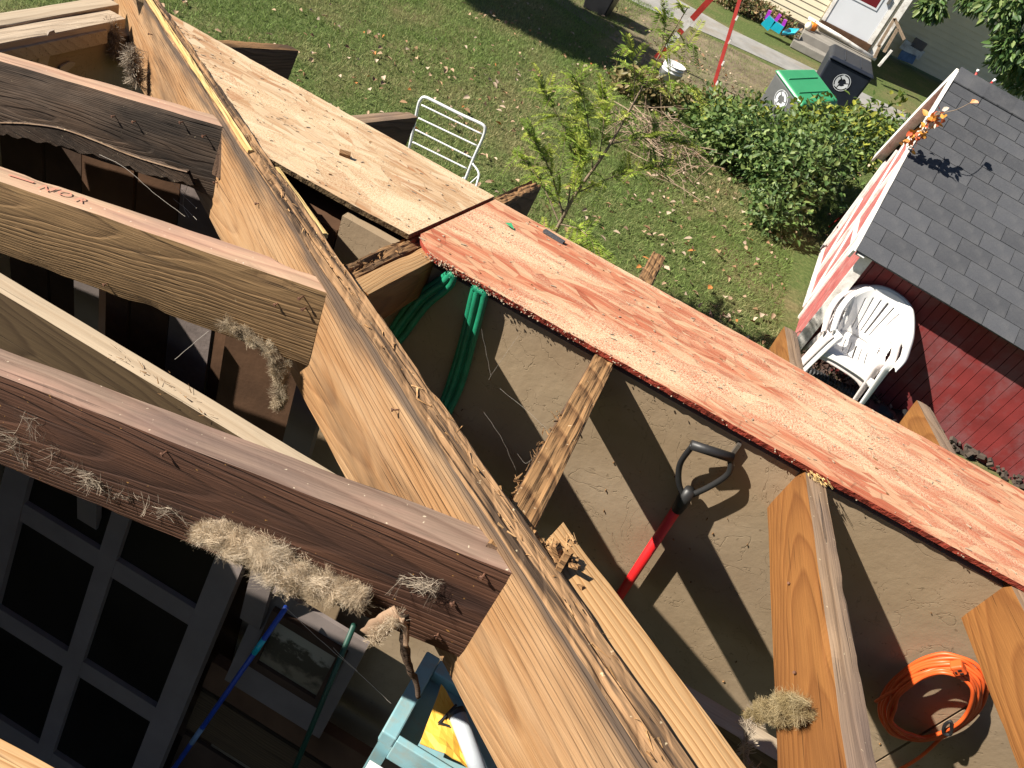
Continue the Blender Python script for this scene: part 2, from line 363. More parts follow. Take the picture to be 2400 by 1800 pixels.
MT['barnred'] = plain('barn_red_boards', (0.19, 0.026, 0.025), 0.7, 0.2, 4, 0.3, 0.3, dirt=(0.2046, 0.1302, 0.1364), dirt_amt=0.5, dirt_scale=2.5)
MT['barnfade'] = plain('faded_red_boards', (0.36, 0.096, 0.088), 0.85, 0.25, 9, 0.4, 0.3, dirt=(0.336, 0.24, 0.216), dirt_amt=0.6, dirt_scale=7)
MT['gap'] = plain('groove_dark', (0.05, 0.012, 0.012), 0.9, 0.2, 9, 0.1)
MT['path'] = plain('concrete_path', (0.25, 0.245, 0.235), 0.9, 0.2, 2.2, 0.4, 0.3, 40, dirt=(0.22, 0.18, 0.13), dirt_amt=0.6, dirt_scale=1.2)
MT['stoop'] = plain('stoop_concrete', (0.216, 0.2, 0.176), 0.9, 0.2, 3, 0.4, 0.3, 40)
MT['cream'] = plain('cream_siding', (0.66, 0.585, 0.42), 0.6, 0.06, 1.5, 0.1, 0.4)
MT['sidecream'] = plain('lightened_cream_siding', (0.70, 0.60, 0.40), 0.6, 0.06, 1.5, 0.1, 0.4)  # cream siding made lighter here to offset the shade on this wall
MT['door'] = plain('pale_door', (0.56, 0.58, 0.61), 0.5, 0.03, 2, 0.05)
MT['doorglass'] = plain('door_glass_red', (0.12, 0.015, 0.02), 0.15, 0.2, 2, 0.02, 0.6)
MT['binblack'] = plain('navy_black_cart', (0.012, 0.016, 0.026), 0.5, 0.2, 8, 0.1)
MT['bingrey'] = plain('grey_cart', (0.112, 0.1155, 0.1155), 0.55, 0.12, 8, 0.1)
MT['bingreen'] = plain('green_cart_lid', (0.035, 0.238, 0.105), 0.4, 0.08, 6, 0.06, 0.5)
MT['mark'] = plain('white_print', (0.6, 0.62, 0.64), 0.6, 0.1, 20, 0.05)
MT['toyblue'] = plain('toy_cyan', (0.007, 0.35, 0.476), 0.35, 0.1, 10, 0.03, 0.5)
MT['toypurple'] = plain('toy_purple', (0.36, 0.03, 0.45), 0.35, 0.1, 10, 0.03, 0.5)
MT['pumpkin'] = plain('pumpkin_orange', (0.75, 0.20, 0.02), 0.5, 0.15, 10, 0.1)
MT['gourd'] = plain('pale_gourd', (0.75, 0.68, 0.55), 0.5, 0.15, 10, 0.1)
MT['postred'] = plain('red_painted_steel', (0.375, 0.03375, 0.02625), 0.45, 0.15, 9, 0.08, 0.5)
MT['bark'] = plain('sapling_bark', (0.20, 0.145, 0.10), 0.9, 0.3, 25, 0.6)
MT['twig'] = plain('dead_twigs', (0.26, 0.19, 0.13), 0.9, 0.35, 25, 0.4)
MT['leaf'] = tinted('leaf', 0.5, 0.3, 0.35)
MT['frond'] = tinted('frond', 0.6, 0.35, 0.25)
MT['grass'] = tinted('grass_blade', 0.65, 0.25, 0.2)
MT['litter'] = tinted('dry_leaf', 0.8, 0.1, 0.2)
MT['fuzz'] = tinted('insulation_fibre', 0.9, 0.25, 0.1)
MT['web'] = plain('cobweb', (0.42, 0.38, 0.33), 0.8, 0.2, 10, 0.0)
MT['paper'] = plain('brown_paper', (0.252, 0.162, 0.102), 0.9, 0.2, 20, 0.4)
MT['soil'] = plain('dark_debris', (0.06, 0.045, 0.035), 0.95, 0.4, 14, 0.6)

def shinglemat():
    t = NT('grey_shingle'); g = t.grain(); oi = t.n('ObjectInfo').outputs['Random']
    n2 = t.noise(t.map(g, (420, 420, 420)), 1, 3, 0.6); n1 = t.noise(t.map(g, (7, 7, 7)), 1, 4, 0.6)
    c = t.mix(t.ramp(n2, [(0.35, 0), (0.65, 1)]), (0.038, 0.040, 0.046), (0.085, 0.088, 0.096))
    c = t.mix(1.0, c, t.ramp(oi, [(0, 0.82), (1, 1.12)]), 'MULTIPLY')
    c = t.mix(t.math('MULTIPLY', t.ramp(n1, [(0.45, 0), (0.7, 1)]), 0.35), c, (0.12, 0.118, 0.118))
    return t.out(c, 0.9, n2, 0.5, 0.002, 0.25)
MT['shingle'] = shinglemat()
def groundmat():
    t = NT('lawn_soil'); g = t.grain()
    n1 = t.noise(t.map(g, (0.8, 0.8, 0.8)), 1, 6, 0.65); n2 = t.noise(t.map(g, (22, 22, 22)), 1, 5, 0.7)
    c = t.ramp(n2, [(0.3, (0.045, 0.07, 0.02)), (0.55, (0.09, 0.12, 0.035)), (0.75, (0.18, 0.16, 0.075))])
    dry = t.ramp(n1, [(0.48, 0), (0.68, 1)])
    c = t.mix(t.math('MULTIPLY', dry, 0.75), c, t.ramp(n2, [(0.3, (0.12, 0.09, 0.045)), (0.75, (0.26, 0.20, 0.11))]))
    return t.out(c, 0.95, n2, 0.8, 0.02, 0.15)
MT['ground'] = groundmat()
MT['dirtmat'] = plain('trodden_dirt', (0.17, 0.135, 0.09), 0.95, 0.4, 2.5, 0.6, 0.2, 30, dirt=(0.10, 0.12, 0.04), dirt_amt=0.7, dirt_scale=1.6)

# ------------------------------------------------------------------ lumber
def board(name, A, B, ydir, wd, ht, mat, parent=None, step=0.02, rough=0.0012, chip=0.003, cutA=(0, 0), cutB=(0, 0), topmat=None, rag=None,
          seed=0, flip=False, nzs=6, sag=0.0, twist=0.0, ydir_far=None):
    """A,B: the ends of one top edge; section reaches wd along ydir and ht downwards. cut=(per y, per z) skews the end."""
    A = Vector(A); B = Vector(B); L = (B - A).length; x = (B - A) / L
    y = Vector(ydir); y = (y - x * y.dot(x)).normalized(); z = x.cross(y)
    if z.z < 0: z = -z
    sec = []                        # section loop (y, z, kind)
    nyy = 9 if rag else 3
    for i in range(nyy): sec.append((i / nyy * wd, 0.0))
    for i in range(nzs): sec.append((wd, -i / nzs * ht))
    for i in range(nyy): sec.append((wd - i / nyy * wd, -ht))
    for i in range(nzs): sec.append((0.0, -ht + i / nzs * ht))
    n = len(sec); m = max(2, int(L / step)) + 1
    V = []; GR = []; F = []; MI = []
    off = Vector((seed * 3.17 % 11, 0, 0))
    for i in range(m):
        u = i / (m - 1)
        for (yy, zz) in sec:
            xs = u * L + (1 - u) * (cutA[0] * yy + cutA[1] * zz) + u * (cutB[0] * yy + cutB[1] * zz)
            p = A + x * xs + y * yy + z * zz
            p += z * (-sag * 4 * u * (1 - u))
            corner = (yy in (0.0, wd)) and (abs(zz) < 1e-9 or abs(zz + ht) < 1e-9)
            d = Vector((nz(p, 12, seed), nz(p, 13, seed + 5), nz(p, 14, seed + 9))) * rough * 0.7
            cy = (wd / 2 - yy); cz = (-ht / 2 - zz)
            if corner:
                e = min(chip, .0016) * 0.7 + chip * 2.2 * max(0, nz(p, 10, seed + 3) - .28)
                d += y * math.copysign(e, cy) + z * math.copysign(e, cz)
            if rag and abs(zz) < 1e-6:
                e = rag * (max(0.0, nz((xs * 5, yy * 150, 0), 1, seed) + 0.1) + .5 * max(0, nz((xs * 28, yy * 260, 0), 1, seed + 4)))
                d += z * (-e)
            p2 = p + d
            V.append(p2); GR.append(Vector((xs, yy, zz)) + off)
    for i in range(m - 1):
        for k in range(n):
            l = (k + 1) % n
            F.append((i * n + k, i * n + l, (i + 1) * n + l, (i + 1) * n + k)); MI.append(1 if k < nyy else 0)
    F.append(tuple(reversed(range(n)))); F.append(tuple((m - 1) * n + k for k in range(n))); MI += [0, 0]
    if x.cross(y).z > 0: F = [tuple(reversed(q)) for q in F]
    o = mesh(name, V, F, mat, parent, False, GR)
    if topmat:
        o.data.materials.append(topmat)
        o.data.polygons.foreach_set('material_index', np.array(MI, dtype=np.int32))
    o.data.update()
    return o

def slivers(name, pts, n, mat, parent, lo=0.01, hi=0.05, spread=0.012, along=None, thick=0.0022, lift=0.006, seed=1):
    """small splinters scattered along a line of points"""
    r = random.Random(seed); mb = MB(); P = [Vector(p) for p in pts]
    for _ in range(n):
        i = r.randrange(len(P) - 1); t = r.random(); p = P[i].lerp(P[i + 1], t)
        d = (P[i + 1] - P[i]).normalized() if along is None else Vector(along)
        d = (d + Vector((r.gauss(0, .35), r.gauss(0, .35), r.gauss(0, .25)))).normalized()
        p = p + Vector((r.gauss(0, spread), r.gauss(0, spread), abs(r.gauss(0, lift))))
        l = r.uniform(lo, hi) * r.random() ** 0.7; wd = thick * r.uniform(0.6, 2.2)
        s = d.orthogonal().normalized(); s.rotate(Matrix.Rotation(r.random() * 6.3, 3, d)); q = d.cross(s)
        a = p - d * l / 2; b = p + d * l / 2
        mb.add([a - s * wd, a + s * wd * .6, a + q * wd * .5, b + s * wd * 0.3, b - s * wd * .2, b + q * wd * .2],
               [(0, 1, 3, 4), (1, 2, 5, 3), (2, 0, 4, 5), (0, 2, 1), (3, 5, 4)])
    o = mb.build(name, mat, parent); o['kind'] = 'stuff'; return o

NAIL = None
def nail(parent, p, d, length=0.03, head=0.0045, bent=0.0):
    """a nail standing out of the wood at p along d"""
    p = Vector(p); d = Vector(d).normalized(); mb = MB()
    q = d.orthogonal().normalized(); length *= .4; head *= .6
    P = [p - d * 0.004, p + d * length * 0.6 + q * bent * 0.3, p + d * length + q * bent]
    mb.tube(P, 0.0011, 6)
    e = P[-1]; dd = (P[-1] - P[-2]).normalized()
    mb.tube([e, e + dd * 0.0018], head, 8)
    return mb.build('nail', MT['rust'], parent)

def fuzz(name, spine, radii, n, seglen, mat, parent, cols, seed=1, wid=0.0005, flat=None, curl=0.55, tail=None):
    """matted fibres: locks of near-parallel wavy hairs gathered in clumps about a spine"""
    r = np.random.default_rng(seed); V = []; F = []; COL = []
    sp = [np.array(s) for s in spine]; k = len(sp); ncl = max(14, n // 90 if n > 1500 else n // 7); clumps = []
    for _ in range(ncl):
        u = r.random() * (k - 1); i = min(int(u), k - 2); t = u - i; c = sp[i] * (1 - t) + sp[i + 1] * t; R = radii[i] * (1 - t) + radii[i + 1] * t
        g = r.normal(size=3); g /= np.linalg.norm(g); ax = (sp[i + 1] - sp[i]) / (np.linalg.norm(sp[i + 1] - sp[i]) + 1e-9)
        d = ax * r.choice([-1, 1]) * 1.0 + r.normal(size=3) * .55; d /= np.linalg.norm(d)
        clumps.append((c + g * R * r.random() ** .5 * .8, R * r.uniform(.16, .42), d, np.array(cols[r.integers(len(cols))]) * r.uniform(.8, 1.12), r.normal(size=3) * .35))
    for _ in range(n):
        c, R, d0, col0, bend = clumps[r.integers(ncl)]
        p = c + r.normal(size=3) * R * .45; d = d0 + r.normal(size=3) * .22 * (curl / .55); d /= np.linalg.norm(d); s = r.normal(size=3); s -= d * (s @ d); s /= np.linalg.norm(s)
        col = col0 * r.uniform(0.85, 1.12); b = len(V); nseg = 6; wv = wid * r.uniform(0.5, 1.4); p = p - d * seglen * 3
        for q in range(nseg + 1):
            V.append(p - s * wv); V.append(p + s * wv); COL += [col, col]
            d = d + bend * .35 + r.normal(size=3) * .13 * (curl / .55); d /= np.linalg.norm(d); p = p + d * seglen
            if q < nseg: F.append((b + 2 * q, b + 2 * q + 1, b + 2 * q + 3, b + 2 * q + 2))
    return mesh(name, np.array(V), np.array(F), mat, parent, False, None, np.array(COL))

YP = Vector((0, 1, 0)); YM = Vector((0, -1, 0)); XP = Vector((1, 0, 0)); ZP = Vector((0, 0, 1))
HN3 = Vector((HN.x, HN.y, 0)); HD3 = Vector((HD.x, HD.y, 0))
def hip_at(x, dz=0.0, off=0.0):
    t = (x - H0.x) / HD.x
    return Vector((x + HN.x * off, H0.y + HD.y * t + HN.y * off, hipz(x) + dz))

# ================================================================== GROUND AND PATH
def sheet(name, pts, z, mat, kind='structure'):
    o = mesh(name, [(p[0], p[1], z) for p in pts], [tuple(range(len(pts)))], mat); o['kind'] = kind; return o
ground = sheet('ground', [(-160, -60), (160, -60), (160, 240), (-160, 240)], 0.0, MT['ground'])
path = sheet('path', [(-9, 15.1), (-2.4, 15.2), (-0.8, 15.75), (1.2, 16.2), (5.5, 16.6), (5.5, 17.9), (1.2, 17.3), (-0.9, 17.0), (-2.1, 17.2), (-9, 17.4)], 0.008, MT['path'])
dirt = sheet('bare_dirt', [(-4.2, 13.0), (-1.9, 12.2), (-1.2, 11.3), (-.2, 11.2), (0.3, 12.2), (1.3, 14.2), (1.3, 15.9), (-.8, 15.5), (-2.4, 15.0), (-4.5, 15.0)], 0.004, MT['dirtmat'])
gf = sheet('garage_floor', [(-1.5, -3.5), (4.5, -3.5), (4.5, 1.6), (-1.5, 1.6)], 0.006, MT['dark'])

# ================================================================== GARAGE SHELL
gw = thing('garage_wall', 'tan plywood inner wall of the garage with stripes of rafter shadow', 'wall', (0.5, 1.60, 0))
YW = 1.085; RS = YW / 1.585
MB().box((-0.69, YW + .004, 0.0), (-0.505, YW + .1, 2.33)).build('end_board', MT['brownwall'], gw)
MB().box((-0.50, YW, 0.0), (0.905, YW + .02, 2.366)).build('panel', MT['tan'], gw)
MB().box((0.911, YW + .001, 0.0), (3.4, YW + .021, 2.366)).build('panel', MT['tan'], gw)
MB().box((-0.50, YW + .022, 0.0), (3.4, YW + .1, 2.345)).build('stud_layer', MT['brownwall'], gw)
# scattered chips and specks stuck to the lit wall
r = random.Random(5); mb = MB()
for _ in range(150):
    x = r.uniform(-0.45, 1.25); z = r.uniform(1.4, 2.25); s = r.uniform(0.0004, 0.0016); a = r.random() * 3
    d = Vector((math.cos(a), 0, math.sin(a)))
    mb.bar(Vector((x, YW - .0015, z)) - d * s * 1.6, Vector((x, YW - .0015, z)) + d * s * 1.6, 0.003, s)
q = mb.build('debris_specks', MT['rot'], gw); q['kind'] = 'stuff'

lw = thing('eave_wall', 'pale dusty plate on top of the far left garage wall with torn plaster below', 'wall', (-1.55, 1.0, 0))
board('top_plate', (-1.505, -1.2, 2.158), (-1.505, 1.70, 2.158), (-1, 0, 0), 0.055, 0.03, MT['plate'], lw, 0.03, seed=3, topmat=MT['plate'])
board('top_plate', (-1.563, -1.2, 2.164), (-1.563, 1.74, 2.164), (-1, 0, 0), 0.05, 0.03, MT['plate'], lw, 0.03, seed=8, topmat=MT['dusty'])
MB().box((-1.512, -1.2, 2.108), (-1.497, 1.63, 2.142)).build('edge_strip', MT['dusty'], lw)
MB().box((-1.56, -1.2, 0.0), (-1.514, 1.80, 2.105)).build('board_wall', MT['tan'], lw)
for (x, y, wx, hy, ang) in [(95, 108, .028, .06, .5), (140, 145, .03, .018, .2), (72, 130, .012, .02, .3)]:
    p = VX(x, y, -1.51); mbp = MB(); n = 9
    v = [(p.x, p.y + math.cos(2 * math.pi * i / n) * wx * random.uniform(.5, 1.1) + math.sin(2 * math.pi * i / n) * hy * .4,
          p.z + math.sin(2 * math.pi * i / n) * hy * random.uniform(.6, 1.1)) for i in range(n)]
    mbp.add(v + [(q[0] + 0.004, q[1], q[2]) for q in v], [tuple(range(n)), tuple(range(2 * n - 1, n - 1, -1))] + [(i, (i + 1) % n, n + (i + 1) % n, n + i) for i in range(n)])
    mbp.build('plaster_patch', MT['plaster'], lw)

# dim back corner: brown boards and a strip of plaster, seen between the jacks
bc = thing('corner_boards', 'dark brown boards and dull plaster in the shaded garage corner', 'wall', (-1.1, 1.57, 0))
xs = -1.5
k = 0
while xs < -0.32:
    wd = [0.13, 0.11, 0.15, 0.12][k % 4]
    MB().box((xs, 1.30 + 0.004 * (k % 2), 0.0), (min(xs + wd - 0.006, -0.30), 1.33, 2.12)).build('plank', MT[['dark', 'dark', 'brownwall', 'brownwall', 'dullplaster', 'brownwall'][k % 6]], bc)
    xs += wd; k += 1

# ================================================================== HIP RAFTER
hip = thing('hip_rafter', 'thick fir hip beam running diagonally through the middle with a rotten ragged top edge', 'beam', hip_at(-0.3))
board('beam', hip_at(-1.72), hip_at(0.95), -HN3, 0.040, 0.225, MT['hip'], hip, 0.010, 0.0012, 0.003, topmat=MT['hiptop'], rag=0.007, seed=2, nzs=10)
E1 = [hip_at(x, -0.004, -0.025) for x in np.linspace(-0.75, 0.45, 14)]
slivers('splinters', E1, 130, MT['rot'], hip, 0.006, 0.035, 0.006, None, 0.0011, 0.003, 3)
slivers('pale_splinters', [hip_at(x, -0.004, -0.02) for x in np.linspace(-0.7, 0.45, 12)], 110, MT['new'], hip, 0.006, 0.035, 0.006, None, 0.0011, 0.003, 9)
# crumbled cubes of rot where the jack meets the hip
r = random.Random(4); mb = MB()
for _ in range(26):
    p = hip_at(r.gauss(0.03, 0.018), r.uniform(-0.03, 0.004), -0.045 + r.gauss(0, .012)); s = r.uniform(0.002, 0.007)
    rot = Matrix.Translation(p) @ Matrix.Rotation(r.random() * 6, 4, Vector((r.random() + .01, r.random(), r.random())))
    mb.box((-s * 1.8, -s * .6, -s * .5), (s * 1.8, s * .6, s * .5), rot)
q = mb.build('rot_crumbs', MT['rot'], hip); q['kind'] = 'stuff'
for (x, y, l) in [(862, 885, .018), (935, 1100, .012), (470, 395, .014), (330, 75, .02), (560, 440, .01)]:
    nail(hip, VH(x, y), HN3 + Vector((.15, 0, .25)), l, 0.004, 0.003)

# new 2-by nailed along the low side of the hip
hs = thing('sister_board', 'clean new pine board nailed beside the lower end of the hip beam', 'board', (0.2, 0.46, 2.5))
A = VR(*(1170, 1158)); A = hip_at(0.022, -0.010, -0.0415); B = hip_at(0.95, -0.010, -0.0415)
board('board', A, B, -HN3, 0.048, 0.15, MT['new'], hs, 0.012, 0.0006, 0.0016, cutA=(-0.5, 0), topmat=MT['new'], seed=6)
slivers('end_splinters', [A, A - HN3 * 0.045], 26, MT['new'], hs, 0.006, 0.022, 0.002, (-HD.x, -HD.y, 0.1), 0.0012, 0.002, 21)
lp = thing('pale_lath', 'short pale split lath along the hip under the tan strand board', 'lath', (-0.55, 0.98, 2.4))
board('lath', (-0.640, 1.058, 2.398), (-0.455, 0.912, 2.432), -HN3, 0.020, 0.010, MT['yellow'], lp, 0.01, 0.001, 0.002, rag=0.003, seed=4)
ys = thing('yellow_splinter_strip', 'bright yellow strip of fresh wood along the top of the hip beam', 'strip', (-1.0, 1.33, 2.34))
board('strip', (-1.40, 1.640, 2.279), (-0.69, 1.071, 2.400), -HN3, 0.010, 0.012, MT['yellow'], ys, 0.012, 0.0016, 0.003, rag=0.004, seed=5)

# ================================================================== JACK RAFTERS on the left slope
def jack(label, E, sl, ht, mat, top, seed, xl=-1.49, nails=(), th=0.042, sag=0.0):
    E = Vector(E); L = Vector((xl, E.y, E.z - sl * (E.x - xl)))
    t = thing('jack_rafter', label, 'rafter', L, 'jack rafters butting the left side of the hip')
    board('beam', L, E, YP, th, ht, mat, t, 0.014, 0.0016, 0.004, cutB=(-1.244, sl), topmat=top, seed=seed, nzs=9, sag=sag)
    for (x, y, l) in nails: nail(t, VY(x, y, E.y), Vector((0.1, -1, 0.2)), l, 0.0042, 0.002)
    return t
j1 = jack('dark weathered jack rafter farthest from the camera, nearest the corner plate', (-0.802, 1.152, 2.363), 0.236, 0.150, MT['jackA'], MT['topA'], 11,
          nails=[(445, 292, .02), (248, 250, .014), (293, 262, .016), (395, 263, .016), (300, 345, .012)])
j2 = jack('golden brown jack rafter second from the top with red marks on its edge', (-0.364, 0.80, 2.434), 0.2337, 0.140, MT['jackB'], MT['topA'], 12,
          nails=[(655, 640, .022), (600, 655, .012), (232, 612, .014), (660, 665, .015)])
j3 = jack('red-brown jack rafter with tufts of insulation stuck to its side', (0.036, 0.479, 2.512), 0.262, 0.165, MT['jackC'], MT['topC'], 13, xl=-1.49,
          nails=[(1047, 1240, .012), (982, 1300, .008), (948, 1368, .012), (360, 975, .014)])
j4 = jack('pale jack rafter peeking in at the bottom left corner', (0.465, 0.128, 2.596), 0.23, 0.14, MT['new'], MT['new'], 14)

# faint red grade marks on the edge of the golden jack
def on_j2(x, y):
    r_ = ray(x, y); return EYE + r_ * ((2.5191 - H) / (r_.z - .2337 * r_.x))
mk = NT('faded_red_ink').out((0.40, 0.17, 0.115), 0.85)
JX = Vector((1, 0, .2337)).normalized(); JZ = JX.cross(YP).normalized()
a = on_j2(20, 380); b = on_j2(74, 397)
MB().bar(a + JZ * .0022, b + JZ * .0022, .0035, .0006, YP).build('ink_mark', mk, j2)
for ch, px, py in (('N', 88, 404), ('1', 112, 408), ('O', 127, 415), ('R', 166, 430)):
    cu = bpy.data.curves.new('ink', 'FONT'); cu.body = ch; cu.size = .021; tmp = bpy.data.objects.new('ink', cu)
    me = bpy.data.meshes.new_from_object(tmp); p = on_j2(px, py) + JZ * .0024 - YP * .008
    Vt = [p + JX * (v.co.x * 1.5) + YP * v.co.y for v in me.vertices]; Ft = [tuple(q.vertices) for q in me.polygons]
    bpy.data.objects.remove(tmp); mesh('ink_mark', Vt, Ft, mk, j2)

# loose strip of bark and paper hanging under the first jack
bs = thing('bark_strip', 'long curling dark bark strip with a pale torn edge under the farthest jack rafter', 'strip', (-1.1, 1.14, 2.1))
pts = [(0, 266), (60, 268), (130, 278), (200, 302), (280, 335), (360, 360), (405, 372)]
low = [(0, 290), (60, 300), (120, 312), (200, 338), (280, 362), (360, 388), (418, 402)]
P = spline([VY(x, y, 1.138) for i, (x, y) in enumerate(pts)], 6); Q = spline([VY(x, y, 1.135) for x, y in low], 6)
V = []; F = []
for a, b in zip(P, Q):
    jit = Vector((0, 0, nz(a, 40) * 0.006)); V += [a + jit, a + jit + Vector((0, 0.006, 0.002)), b + Vector((0, 0.006, nz(b, 45) * .012)), b + Vector((0, 0, nz(b, 45) * .012))]
for i in range(len(P) - 1):
    for k2 in range(4): F.append((4 * i + k2, 4 * i + (k2 + 1) % 4, 4 * i + 4 + (k2 + 1) % 4, 4 * i + 4 + k2))
mesh('bark', V, F, MT['jackA'], bs)
mb = MB(); mb.tube([p + Vector((0, -0.001, 0.001)) for p in P], 0.0014, 5); mb.build('torn_edge', MT['greytop'], bs)

# ceiling joist running level under the jacks
jo = thing('ceiling_joist', 'dusty level ceiling joist with a pale tan top running under the jack rafters', 'joist', (-0.3, 0.78, 2.1))
board('beam', (-1.49, 0.779, 2.100), (3.2, 0.742, 2.100), YP, 0.038, 0.14, MT['joist'], jo, 0.03, 0.0008, 0.002, topmat=MT['dusty'], seed=15, nzs=6)
slivers('shavings', [(-0.5, 0.77, 2.104), (-0.7, 0.79, 2.104)], 30, MT['rot'], jo, 0.006, 0.03, 0.012, None, 0.0008, 0.002, 31)

# ================================================================== RAFTERS of the far slope
DZ = -0.0125
def rafter(label, X, y0, y1, side, top, seed, ht=0.11, th=0.038, rag=None, cutB=(0, 0.15), dx=0.0, group='rafters of the far slope'):
    A = Vector((X, y0, zr(y0) + DZ)); B = Vector((X + dx, y1, zr(y1) + DZ))
    t = thing('rafter', label, 'rafter', (X, 1.1, zr(1.1)), group)
    board('beam', A, B, XP, th, ht, side, t, 0.012, 0.0014, 0.0045, topmat=top, seed=seed, cutB=cutB, nzs=8, rag=rag)
    return t
r1 = rafter('dark rafter tail sticking out over the lawn nearest the top left', -1.205, 1.50, 1.985, MT['tail'], MT['rot'], 21, 0.098, 0.041)
r2 = rafter('brown rafter tail ending beside the white tubular chair back', -0.800, 1.155, 1.972, MT['tail'], MT['greytop'], 22, 0.098, 0.041)
r3 = rafter('rotted rafter under the joint between the tan and red strand boards', -0.391, 0.835, 1.962, MT['tail'], MT['rot'], 23, 0.105, 0.036, rag=0.012)
r4 = rafter('grey rafter with a crumbling left edge butting the hip', 0.000, 0.500, 1.920, MT['tail'], MT['rot'], 24, 0.095, 0.038, rag=0.005)
r5 = rafter('orange rafter with a tuft of insulation on its side', 0.391, 0.20, 1.885, MT['orange'], MT['greytop'], 25, 0.11, 0.038)
r6 = rafter('orange rafter at the right edge with its tail before the red shed', 0.752, -0.10, 1.868, MT['orange'], MT['greytop'], 26, 0.11, 0.042, dx=0.015)
for t, xx in ((r4, 0.004),):
    slivers('rot_splinters', [(xx - .003, y, zr(y) - 0.02) for y in np.linspace(0.52, 0.84, 6)], 90, MT['rot'], t, 0.008, 0.03, 0.004, None, 0.0014, 0.002, 41)
slivers('rot_splinters', [(-0.375, y, zr(y) - 0.018) for y in np.linspace(0.83, 1.06, 6)], 80, MT['rot'], r3, 0.006, 0.03, 0.007, None, 0.0013, 0.003, 42)
slivers('saw_splinters', [(0.392, 1.062, zr(1.06) - .008), (0.43, 1.05, zr(1.05) - .008)], 34, MT['yellow'], r5, 0.006, 0.026, 0.004, (0.6, -1, 0), 0.001, 0.003, 43)
for (x, y) in [(1707, 1262), (1720, 1455)]: nail(r5, VX(x, y, 0.391), Vector((-1, -.3, .3)), 0.006, 0.0035)
nail(r5, Vector((0.425, 1.87, zr(1.87) + DZ)), Vector((0.1, 0.3, 1)), 0.022, 0.004, 0.006)
sc = thing('sister_block', 'short clean block of lumber nailed beside the rotted rafter', 'block', (-0.33, 0.95, 2.4))
board('block', (-0.352, 0.832, zr(0.832) - 0.004), (-0.352, 1.34, zr(1.34) - 0.016), XP, 0.036, 0.080, MT['orange'], sc, 0.012, 0.0008, 0.0018, topmat=MT['new'], seed=27)

# ================================================================== STRAND BOARD STRIPS
def osb_strip(name, label, x0, x1, lo, hi, mat, edge, seed):
    t = thing(name, label, 'board', ((x0 + x1) / 2, 1.3, zr(1.3)), 'strand board strips over the rafter tails')
    xs = np.arange(x0, x1 + 1e-6, 0.0125); nv = 14; V = []; GR = []; F = []; MI = []; th = 0.0112
    for i, x in enumerate(xs):
        a = lo(x) + 0.0022 * nz((x, 0, seed), 60) + 0.0012 * nz((x, 3, seed), 170); b = hi(x) + 0.0028 * nz((x, 5, seed), 50) + 0.0012 * nz((x, 8, seed), 160)
        for j in range(nv):
            y = a + (b - a) * j / (nv - 1); z = zr(y) + 0.0006 * nz((x, y, 1), 25)
            V.append((x, y, z)); GR.append((x + seed, y, 0))
        for j in range(nv):
            y = a + 0.003 + (b - a - 0.004) * j / (nv - 1); V.append((x, y, zr(y) - th)); GR.append((x + seed, y, -th))
    n2 = 2 * nv; m = len(xs)
    for i in range(m - 1):
        for j in range(nv - 1):
            F.append((i * n2 + j, (i + 1) * n2 + j, (i + 1) * n2 + j + 1, i * n2 + j + 1)); MI.append(0)
            F.append((i * n2 + nv + j + 1, (i + 1) * n2 + nv + j + 1, (i + 1) * n2 + nv + j, i * n2 + nv + j)); MI.append(1)
        F.append((i * n2, i * n2 + nv, (i + 1) * n2 + nv, (i + 1) * n2)); MI.append(1)
        F.append((i * n2 + nv - 1, (i + 1) * n2 + nv - 1, (i + 1) * n2 + n2 - 1, i * n2 + n2 - 1)); MI.append(1)
    for i in (0, m - 1):
        for j in range(nv - 1): F.append((i * n2 + j, i * n2 + j + 1, i * n2 + nv + j + 1, i * n2 + nv + j)); MI.append(1)
    o = mesh('sheet', V, F, mat, t, False, GR); o.data.materials.append(edge)
    o.data.polygons.foreach_set('material_index', np.array(MI, dtype=np.int32)); o.data.update()
    return t
def lo_tan(x):
    if x < -0.700: return 1.093 + (-0.700 - x) * 0.785
    return 1.093 if x < -0.5 else 1.093 + (x + 0.5) * 0.07
o1 = osb_strip('strand_board', 'tan strand board strip with sawdust between the hip and the joint', -1.48, -0.3735, lo_tan, lambda x: 1.585 + (-0.37 - x) * 0.035, MT['osb'], MT['osbedge_b'], 1)
o2 = osb_strip('strand_board', 'red painted strand board strip with sawdust running to the right edge', -0.3705, 1.60, lambda x: 1.136 - 0.07 * min(1, max(0, (x + 0.371) / 0.055)) ** 0.6 + max(0, x - .45) * .02,
               lambda x: 1.565 if x < .3 else 1.565 - .02 * min(1, (x - .3) / .2) + .04 * max(0, x - .6), MT['osbred'], MT['osbedge'], 4)
def on_osb(x, y, dz=0.001): return Vector((x, y, zr(y) + dz))
